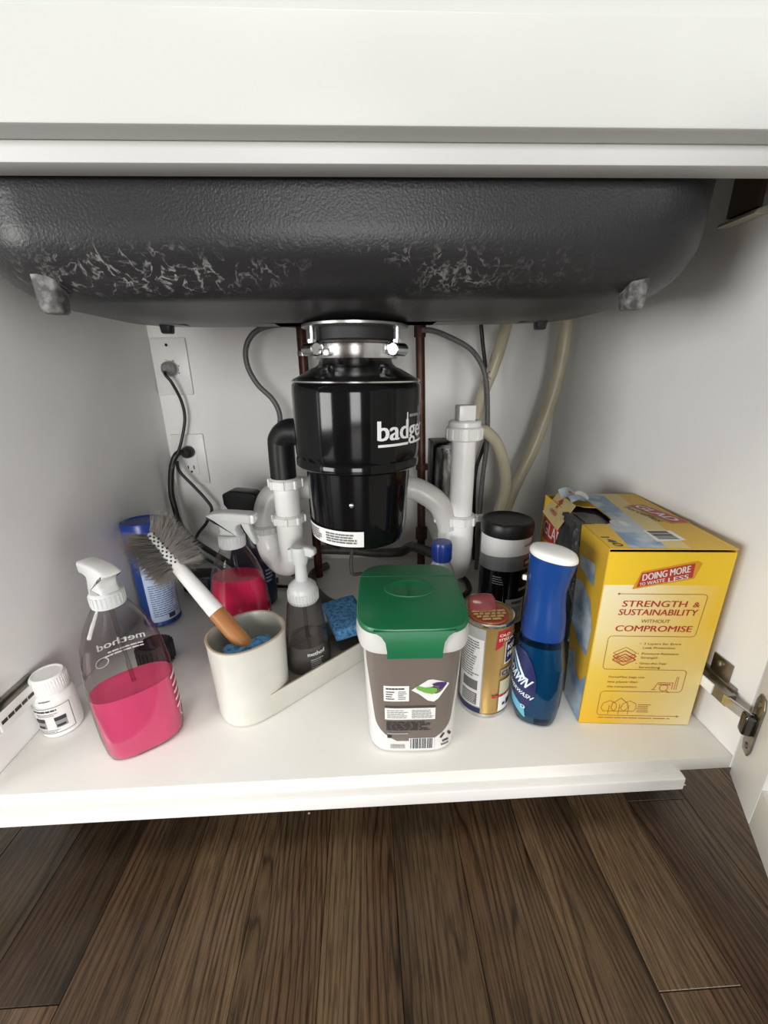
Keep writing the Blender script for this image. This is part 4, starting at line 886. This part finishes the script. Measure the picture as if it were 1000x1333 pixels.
bm = B(); lathe(bm, [(.0035, 0), (.0035, .004), (.002, .005)], 14, 0, T(-.0240, -.004, .206) @ RY(-PI/2)); obj('nozzle', bm, WHITE, pw)
bm = B(); fn = ovalmap(PWB, PI+.62, .0007)       # label on its broad left face
ell = [(.027*math.cos(k*PI/14) , .066 + .050*math.sin(k*PI/14)) for k in range(28)]
for i in range(20):
    v0 = .018 + i*.096/20; v1 = v0+.096/20; w0, w1 = (.0260*math.sqrt(max(0, 1-((q-.066)/.0485)**2)) for q in (v0, v1))
    for k in range(12): put(bm, fn, [(-w0 + w0*k/6, v0), (-w0 + w0*(k+1)/6, v0), (-w1 + w1*(k+1)/6 + 1e-6, v1), (-w1 + w1*k/6, v1)], 0)
fn = ovalmap(PWB, PI+.62, .0011)
for k, (r1, mi) in enumerate(((1, 1), (.86, 2))):
    line(bm, fn, [(-.020 + .034*t*r1, .100 + .012*math.sin(PI*t)*r1 - .026*t - k*.004) for t in [i/12 for i in range(13)]], .0035, mi)
text(bm, fn, 'DAWN', .0, .067, .0150, 1, width=.034, bold=.03, al='C', rot=-.35, shear=.2, cut=.004)
text(bm, fn, 'POWERWASH', .001, .0520, .0066, 1, width=.044, bold=.03, al='C', rot=-.35, shear=.2, cut=.004)
for i in range(6): line(bm, fn, [(-.021 + .036*t, .047 - .006*t - i*.0026 - .014*t*t) for t in [j/8 for j in range(9)]], .0027, 2)
text(bm, fn, 'D', .011, .0275, .006, 1, bold=.03)
obj('label', bm, [NAVYP, P('pale_label_print', (.66, .74, .80), .4), TEALP], pw, 0)
# ------------------------------------------------------------------ black wipes canister
wc = thing('wipes_canister', 'black and white wipes canister with black lid behind the blue bottle', 'canister', (.6665, .252, 0), (0, 0, 0))
RW = .0385
bm = B(); lathe(bm, [(.036, .0004), (RW, .003), (RW, .202)], 56); obj('canister', bm, BLACKG, wc)
bm = B(); lathe(bm, [(.0405, .1990), (.0412, .2005), (.0412, .2150), (.0395, .2195), (.0365, .2205), (.0345, .2190), (.02, .2178), (0, .2174)], 56)
prism(bm, [(-.020, .2185), (.020, .2185), (.018, .2212), (-.018, .2212)], -.0385, -.0295, bev=.001); obj('lid', bm, BLACKP, wc)
bm = B(); fn = cylmap(RW, FRONT, 0, .0005)
for i in range(40):                         # wavy colour bands right round the label
    u0, u1 = -.117 + i*.006, -.117 + (i+1)*.006; w = lambda u: .0045*math.sin((u+.012)/.0385*1.15+.6)
    put(bm, fn, [(u0, .167+w(u0)), (u1, .167+w(u1)), (u1, .1985), (u0, .1985)], 0); put(bm, fn, [(u0, .143+w(u0)*.6), (u1, .143+w(u1)*.6), (u1, .167+w(u1)), (u0, .167+w(u0))], 1)
fn = cylmap(RW, FRONT, 0, .0009)
fine(bm, fn, .018, .184, .040, .189, 1, 2, .7, 0, 2); patch(bm, fn, .0195, .150, .043, .164, 3, 8)
text(bm, cylmap(RW, FRONT, 0, .0012), 'WIPES', .022, .154, .006, 0, width=.018, bold=.03)
fine(bm, fn, -.029, .120, -.010, .136, 4, 2, .4, .3, 2); fine(bm, fn, .018, .132, .044, .139, 1, 2, .8, 0, 2); fine(bm, fn, .014, .108, .044, .116, 1, 2, .6, 0, 2)
patch(bm, fn, -.006, .050, .028, .096, 4, 10); patch(bm, fn, .031, .020, .040, .098, 4, 4)
fn = cylmap(RW, FRONT, 0, .0012); fine(bm, fn, .004, .086, .022, .093, 1, 5, .7, 0, 2); fine(bm, fn, -.003, .054, .025, .082, 8, 5, .4, .4, 3)
obj('label', bm, [P('label_white', (.70, .70, .69), .35), P('label_mid_grey', (.17, .18, .185), .35), GREYP, P('label_maroon', (.10, .008, .022), .4), P('label_silver', (.36, .37, .37), .35), DARKP], wc, 0)
# blue capped bottle behind the tub
bc = thing('capped_bottle', 'small frosted bottle with bright blue cap behind the green lid', 'bottle', (.5645, .262, 0))
bm = B(); lathe(bm, [(.022, .0004), (.025, .003), (.025, .115), (.018, .135), (.0135, .145), (.0135, .152)], 36); obj('bottle', bm, P('frosted_bottle', (.55, .55, .56), .3, trans=.4), bc)
bm = B(); lathe(bm, [(.0155, .147), (.0162, .149), (.0162, .176), (.0150, .179), (0, .1795)], 36)
for k in range(30): box(bm, .0157, -.0006, .15, .0167, .0006, .174, 0, RZ(k*PI/15), seg=1)
obj('cap', bm, BLUECAP, bc)

# ------------------------------------------------------------------ box of bags
BW, BD, BH, TH = .1405, .218, .2505, .0012
bx_ = thing('bag_box', 'yellow cardboard box of black trash bags torn open by the right wall', 'box', (.7155, .059, 0), (0, 0, math.radians(-5)))
def cloudy(name, c1, c2, sc=18):
    m = P(name, c1, .42); v = coords(m); L(m, ramp(m, noise(m, v, sc, 2, .5), [(.42, c1), (.56, c2)]), bsdf(m).inputs['Base Color']); return m
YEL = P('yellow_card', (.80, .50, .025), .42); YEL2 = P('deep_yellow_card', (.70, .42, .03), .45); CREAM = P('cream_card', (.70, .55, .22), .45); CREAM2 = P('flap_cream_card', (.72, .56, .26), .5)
SKYC = cloudy('cloud_print', (.21, .32, .47), (.50, .57, .62), 26); BRED = P('box_red', (.46, .030, .022), .42); BBRN = P('box_brown_line', (.36, .12, .03), .5)
def card_front():
    m = P('front_card_print', (.7, .5, .1), .42); t = N(m, 'ShaderNodeTexCoord'); s = N(m, 'ShaderNodeSeparateXYZ'); L(m, t.outputs['Object'], s.inputs[0])
    a = N(m, 'ShaderNodeMath', operation='MULTIPLY'); a.inputs[1].default_value = 1/.206; L(m, s.outputs[2], a.inputs[0])
    b = N(m, 'ShaderNodeMath', operation='MULTIPLY'); b.inputs[1].default_value = 1/.1405; L(m, s.outputs[0], b.inputs[0])
    left = ramp(m, a.outputs[0], [(0, (.76, .44, .012)), (.40, (.82, .58, .09)), (.70, (.86, .72, .36)), (1, (.88, .79, .52))])
    right = ramp(m, a.outputs[0], [(0, (.82, .70, .38)), (.35, (.84, .66, .26)), (.75, (.82, .52, .02)), (1, (.82, .53, .03))])
    bb = ramp(m, b.outputs[0], [(.25, (0, 0, 0)), (.95, (1, 1, 1))]); mx = N(m, 'ShaderNodeMixRGB'); L(m, bb, mx.inputs[0]); L(m, left, mx.inputs[1]); L(m, right, mx.inputs[2])
    L(m, mx.outputs[0], bsdf(m).inputs['Base Color']); return m
FCARD = card_front()
bm = B(); box(bm, 0, 0, 0.0004, BW, TH, BH-.003, bev=.0004, seg=1); obj('front_panel', bm, YEL, bx_, 0)
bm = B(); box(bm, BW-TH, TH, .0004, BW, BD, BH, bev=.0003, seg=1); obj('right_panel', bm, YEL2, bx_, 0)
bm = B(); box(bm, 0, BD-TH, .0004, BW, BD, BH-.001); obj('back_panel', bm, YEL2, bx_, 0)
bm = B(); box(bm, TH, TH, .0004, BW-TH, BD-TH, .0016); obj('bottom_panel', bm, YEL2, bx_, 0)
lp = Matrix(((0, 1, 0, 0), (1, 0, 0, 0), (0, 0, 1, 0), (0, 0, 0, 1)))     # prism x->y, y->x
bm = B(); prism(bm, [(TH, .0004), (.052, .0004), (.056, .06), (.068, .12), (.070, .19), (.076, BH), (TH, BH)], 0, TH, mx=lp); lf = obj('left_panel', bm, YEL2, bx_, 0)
fn = planemap((0, 0, 0), (0, -1, 0), (0, 0, 1), .0003); bm = B()
def lpatch(pts, mi): put(bm, lambda u, v: Vector((-.0004 - .0002*mi, u, v)), pts, mi)
lpatch([(.002, .001), (.051, .001), (.055, .06), (.058, .072), (.040, .085), (.030, .060), (.015, .055), (.002, .075)], 0); lpatch([(.010, .098), (.035, .100), (.066, .120), (.068, .178), (.050, .184), (.022, .170), (.008, .140)], 0); lpatch([(.020, .192), (.062, .198), (.066, .215), (.025, .220)], 0)
obj('cloud_print', bm, SKYC, lf, 0)
bm = B(); prism(bm, [(.125, .0004), (BD-TH, .0004), (BD-TH, BH), (.150, BH), (.128, .225), (.130, .12)], 0, TH, mx=lp); lb = obj('left_panel', bm, YEL2, bx_, 0)
bm = B(); fl_ = lambda u, v: Vector((-.0005, BD-.006-u, v)); fl2 = lambda u, v: Vector((-.0009, BD-.006-u, v))
patch(bm, fl_, .002, .182, .085, .226, 0); text(bm, fl2, 'GLAD', .006, .192, .022, 1, width=.074, bold=.02); obj('logo', bm, [BRED, P('logo_white', (.75, .72, .68), .45)], lb, 0)
# top panel with its torn hole
bm = B(); top = [(.0, 0), (BW, 0), (BW, BD), (.020, BD), (.016, .200), (.018, .165), (.034, .150), (.050, .148), (.049, .110), (.045, .086), (.032, .078), (.003, .083), (.0, .075)]
prism(bm, [(x, y) for x, y in top], 0, TH, mx=Matrix(((1, 0, 0, 0), (0, 0, 1, 0), (0, 1, 0, BH), (0, 0, 0, 1)))); tp = obj('top_panel', bm, YEL2, bx_, 0)
ft = lambda k: (lambda u, v: Vector((u, v, BH+TH+.0002+.0002*k)))
bm = B(); put(bm, ft(0), [(.023, .001), (.064, .001), (.088, BD-.001), (.050, BD-.001), (.0505, .148), (.0495, .110), (.0455, .085), (.0335, .0775)], 0)
put(bm, ft(0), [(.064, .001), (.090, .001), (.112, BD-.001), (.088, BD-.001)], 1)
put(bm, ft(0), [(.001, .001), (.023, .001), (.0335, .0775), (.004, .082)], 2)
put(bm, ft(1), [(.063, .020), (.099, .024), (.099, .055), (.066, .056)], 3); bars(bm, lambda u, v: ft(2)(.069 + v, .027 + u), 0, 0, .026, .024, 4, 5, 20)
rb_ = lambda u, v, k: ft(k)(.099 + .0195*(1-u) + v*.0105 + .004*u, .153 - .070*(1-u) + .0 + v*.003)
def gl(k): 
    o = Vector((.0985, .155)); e = Vector((.0185, -.071)); n = Vector((.0245, .003)); return lambda u, v: ft(k)(o.x + e.x*u + n.x*v, o.y + e.y*u + n.y*v)
patch(bm, gl(1), -.04, -.05, 1.04, 1.05, 5); patch(bm, gl(2), -.01, .03, 1.01, .97, 6)
text(bm, gl(3), 'GLAD', .05, .2, .60, 3, width=.88, bold=.02)
gf = lambda u, v: ft(1)(.0945 + .0185*u - .012*(1-v)*1.0, .140 - .071*u + .0)
text(bm, lambda u, v: gl(1)(u, v-.62), 'ForceFlex', .08, .15, .36, 4, width=.86, bold=.01)
text(bm, lambda u, v: ft(2)(.0045 + u*.2 + v, .034 - u), '140', .0, .0, .010, 4, width=.028, bold=.01)
put(bm, ft(1), [(.051 + .0125*math.cos(k*PI/12), .080 + .015*math.sin(k*PI/12)) for k in range(24)], 7); put(bm, ft(2), [(.054 + .0045*math.cos(k*PI/8), .080 + .009*math.sin(k*PI/8)) for k in range(16)], 3)
obj('top_print', bm, [SKYC, CREAM, YEL, PAPER, DARKP, P('gold_edge', (.55, .36, .08), .4), BRED, P('pale_badge', (.58, .63, .66), .4)], tp, 0)
# torn flap on the left with a red arrow, and the curled blue scrap behind it
bm = B(); fa, fb, fc, fd = Vector((.019, BD-.004, BH+.004)), Vector((.016, .138, BH+.006)), Vector((-.026, .088, BH-.012)), Vector((-.022, .160, BH-.010))
nn = (fb-fa).cross(fd-fa).normalized()*.0012; nn = nn if nn.z > 0 else -nn
vs = [bm.verts.new(p) for p in (fa, fb, fc, fd)] + [bm.verts.new(p+nn) for p in (fa, fb, fc, fd)]
for q in ((0, 1, 2, 3), (4, 5, 6, 7), (0, 1, 5, 4), (1, 2, 6, 5), (2, 3, 7, 6), (3, 0, 4, 7)): bm.faces.new([vs[i] for i in q])
fp = lambda u, v: (fd + (fc-fd)*u + (fa-fd)*v*(1-u) + (fb-fc)*v*u) + nn*1.25
for q in ([(.36, .46), (.44, .46), (.44, .72), (.36, .72)], [(.28, .70), (.52, .70), (.40, .92)]): put(bm, fp, q, 1)
text(bm, fp, 'OPEN', .22, .22, .13, 1, width=.36, bold=.03)
flap = obj('flap', bm, [CREAM2, BRED], bx_, 0)
bm = B(); cur = []
for i in range(9):
    t = i/8; w0, w1 = .150 + .0*t, BD - .003 - .010*t
    cur.append([(.050 - .036*t, w0 + (w1-w0)*j/8, BH + .0018 + .010*math.sin(PI*t*.8) + .004*t*math.sin(j*.9)) for j in range(9)])
g = [[bm.verts.new(p) for p in r] for r in cur]; g2 = [[bm.verts.new(Vector(p)+Vector((0, 0, .001))) for p in r] for r in cur]
for a, b in zip(g, g[1:]):
    for j in range(8): bm.faces.new((a[j], a[j+1], b[j+1], b[j]))
for a, b in zip(g2, g2[1:]):
    for j in range(8): bm.faces.new((a[j], a[j+1], b[j+1], b[j]))
fpp = lambda u, v: Vector((.034 + .009*u, .165 + .013*v, BH + .0135 + .004*v))
put(bm, fpp, [(math.cos(k*PI/7)*(1 + .12*math.sin(3*k)), math.sin(k*PI/7)) for k in range(14)], 1)
put(bm, lambda u, v: Vector((.022 + u, .180 + v, BH + .0135)), [(0, 0), (.006, .002), (.005, .012), (.001, .010)], 2)
obj('torn_scrap', bm, [SKYC, P('torn_white', (.72, .72, .70), .6), P('scrap_orange', (.50, .22, .05), .5)], bx_, 60)
# lumpy black bag that shows through the hole
bagm = speckle('black_bag_film', (.012, .012, .013), (.05, .05, .055), 40, .35, bs=.9, bd=.006)
bm = B(); rs = []; rbg = random.Random(3)
for i in range(15):
    z = .006 + i*.2385/14; k = 1 - .06*(i/14)
    if i == 14: k = .8
    rs.append([(x + rbg.uniform(-.002, .002), y + rbg.uniform(-.002, .002), z + rbg.uniform(-.002, .002)) for x, y, z in ring(.064*k, .098*k, z, 5, 44, .0665, .11)])
loft(bm, rs); bag = obj('bag_roll', bm, bagm, bx_, 60)
bm = B(); rs = []
for i in range(13):
    t = i/12; z = BH + .002 - t*.17; yy0, yy1 = .078 + .002*math.sin(i*1.3) - .018*t, .126 - .003*math.sin(i*1.1)
    out = -.005 - .006*math.sin(PI*min(1, t*1.6)) if t < .62 else -.002
    row = [(out + rbg.uniform(-.0015, .0015) - .004*math.sin(PI*j/9), yy0 + (yy1-yy0)*j/9, z + rbg.uniform(-.001, .001)) for j in range(10)]
    rs.append(row + [(.006, y, z_) for x, y, z_ in reversed(row)])
rs = [[(.045 + p[0]*.2, p[1], BH - .004) for p in rs[0]], [(.022 + p[0]*.5, p[1], BH + .0005) for p in rs[0]]] + rs
loft(bm, rs); obj('bag_edge', bm, bagm, bx_, 60)
# front print
bm = B(); ff = lambda k: (lambda u, v: Vector((u, -.0003-.00025*k, v)))
patch(bm, ff(0), .0008, .001, BW-.0008, .206, 0, 6, 10); patch(bm, ff(0), .0008, .206, BW-.0008, BH-.0035, 1)
put(bm, ff(1), [(.033, .2005), (.040, .2235), (.099, .2375), (.105, .2345), (.1, .2150)], 2)
put(bm, ff(2), [(.0375, .2035), (.0405, .2215), (.0970, .2345), (.0975, .2165)], 3)
R_ = math.atan2(.0130, .0565)
text(bm, ff(3), 'DOING MORE', .0425, .2118, .0085, 4, width=.0520, bold=.035, rot=R_, shear=.12); text(bm, ff(3), 'TO', .0405, .2052, .0040, 4, width=.0062, bold=.03, rot=R_, shear=.1); text(bm, ff(3), 'WASTE', .0485, .2066, .0046, 4, width=.0195, bold=.035, rot=R_, shear=.1); text(bm, ff(3), 'LESS', .0715, .2104, .0056, 4, width=.0220, bold=.035, rot=R_, shear=.1)
text(bm, ff(1), 'STRENGTH', .0255, .1775, .0082, 3, width=.0735, bold=.03, shear=.1); text(bm, ff(1), '&', .1065, .1775, .0068, 3, width=.0075, bold=.02, shear=.1)
text(bm, ff(1), 'SUSTAINABILITY', .0230, .1660, .0082, 3, width=.0905, bold=.03, shear=.1); text(bm, ff(1), 'WITHOUT', .0510, .1555, .0048, 5, width=.0335, bold=.005, shear=.1); text(bm, ff(1), 'COMPROMISE', .0230, .1435, .0082, 3, width=.0890, bold=.03, shear=.1)
lw = .0007; l1 = ff(1)
def arcpts(cx, cy, r, a0, a1, n=6): return [(cx + r*math.cos(math.radians(a0+(a1-a0)*i/n)), cy + r*math.sin(math.radians(a0+(a1-a0)*i/n))) for i in range(n+1)]
line(bm, l1, [(.0195, .1945)] + arcpts(.1155, .1895, .005, 90, 0) + arcpts(.1135, .1415, .005, 0, -90) + [(.022, .1365)] + arcpts(.022, .1315, .005, 90, 180) + arcpts(.022, .0925, .005, 180, 270) + arcpts(.115, .0825, .005, 90, 0) + arcpts(.115, .0585, .005, 0, -90) + arcpts(.0255, .0485, .005, 90, 180) + arcpts(.0255, .0195, .005, 180, 270) + [(.122, .0145)], lw, 5)
put(bm, l1, arcpts(.0195, .1945, .0014, 0, 330, 9), 5); put(bm, l1, [(.122, .0128), (.1255, .0145), (.122, .0162)], 5)
for i, (a, b) in enumerate((('3 Layers for Extra', 'Leak Protection'), ('Puncture-Resistant', 'Strength'), ('Gives-the-Tear', 'Stretching'))):
    v = .1245 - i*.0145; text(bm, l1, a, .0605, v, .0030, 5, width=.0440 if i < 2 else .033, bold=.012, shear=.1); text(bm, l1, b, .0605, v-.0058, .0030, 5, width=(.038, .020, .026)[i], bold=.012, shear=.1); put(bm, l1, arcpts(.0565, v+.0014, .0007, 0, 315, 7), 5)
for i in range(3):
    z = .112 - i*.0048; line(bm, ff(1+i), [(.0265, z), (.0405, z+.0085), (.0545, z), (.0405, z-.0085)], lw if i == 0 else .0011, 5 if i == 0 else 3, True)
    if i: line(bm, ff(1), [(.031, z), (.036, z-.004), (.0405, z), (.045, z-.004), (.05, z)], .0008, 3)
for i, s in enumerate(('ForceFlex bags use', 'less plastic than', 'the competition.')): text(bm, l1, s, .0265, .0745-i*.0075, .0030, 5, width=(.044, .037, .038)[i], bold=.01, shear=.1)
line(bm, l1, [(.084, .057), (.089, .068), (.107, .068), (.107, .058)], .0007, 3); line(bm, l1, [(.110, .0575), (.110, .0765), (.1125, .0765), (.1125, .0575)], .0006, 3); line(bm, l1, arcpts(.097, .0600, .005, 0, 330, 14), .0007, 3, True); line(bm, l1, [(.1, .0565), (.105, .0525)], .0009, 3); text(bm, l1, 'waste', .0895, .0640, .0035, 3, width=.015, bold=.02)
line(bm, l1, [(.082, .0570), (.0875, .057)], .0007, 3)
for cx in (.0345, .0595): line(bm, l1, [(cx-.007, .0215), (cx-.010, .027), (cx-.008, .034), (cx, .0385), (cx+.008, .034), (cx+.0095, .027), (cx+.007, .0215)], lw, 5, True); line(bm, l1, [(cx, .0165), (cx, .031)], lw, 5)
line(bm, ff(2), [(.041, .0215), (.037, .027), (.038, .034), (.0475, .043), (.057, .034), (.058, .027), (.054, .0215)], lw, 5, True); line(bm, l1, [(.0475, .0165), (.0475, .033)], lw, 5); line(bm, l1, [(.0475, .026), (.051, .030)], lw, 5)
fine(bm, l1, .0705, .0195, .088, .034, 5, 5, .35, .3, 4); fine(bm, l1, .023, .0095, .115, .0115, 1, 5, .5, 0, 4)
obj('front_print', bm, [FCARD, P('bright_yellow_card', (.84, .55, .018), .42), P('badge_orange', (.66, .30, .01), .42), BRED, P('logo_white', (.8, .8, .8), .4), BBRN], bx_, 0)
# ------------------------------------------------------------------ crumbs
for x, y, s, l in ((.345, .058, .0022, 'tiny pale crumb on the dark floor under the shelf front'), (.352, .052, .0016, 'tiniest pale crumb beside another on the dark floor'), (.892, .062, .0020, 'pale crumb on the dark floor below the open right door')):
    bm = B(); bmesh.ops.create_icosphere(bm, subdivisions=1, radius=s)
    for v in bm.verts: v.co = Vector((v.co.x*random.uniform(.7, 1.4), v.co.y*random.uniform(.7, 1.2), v.co.z*random.uniform(.4, .6)))
    o = obj('crumb', bm, P('crumb', (.5, .45, .38), .7), smooth=0); o.location = (x, y, FZ + s*.45); tag(o, l, 'crumb')
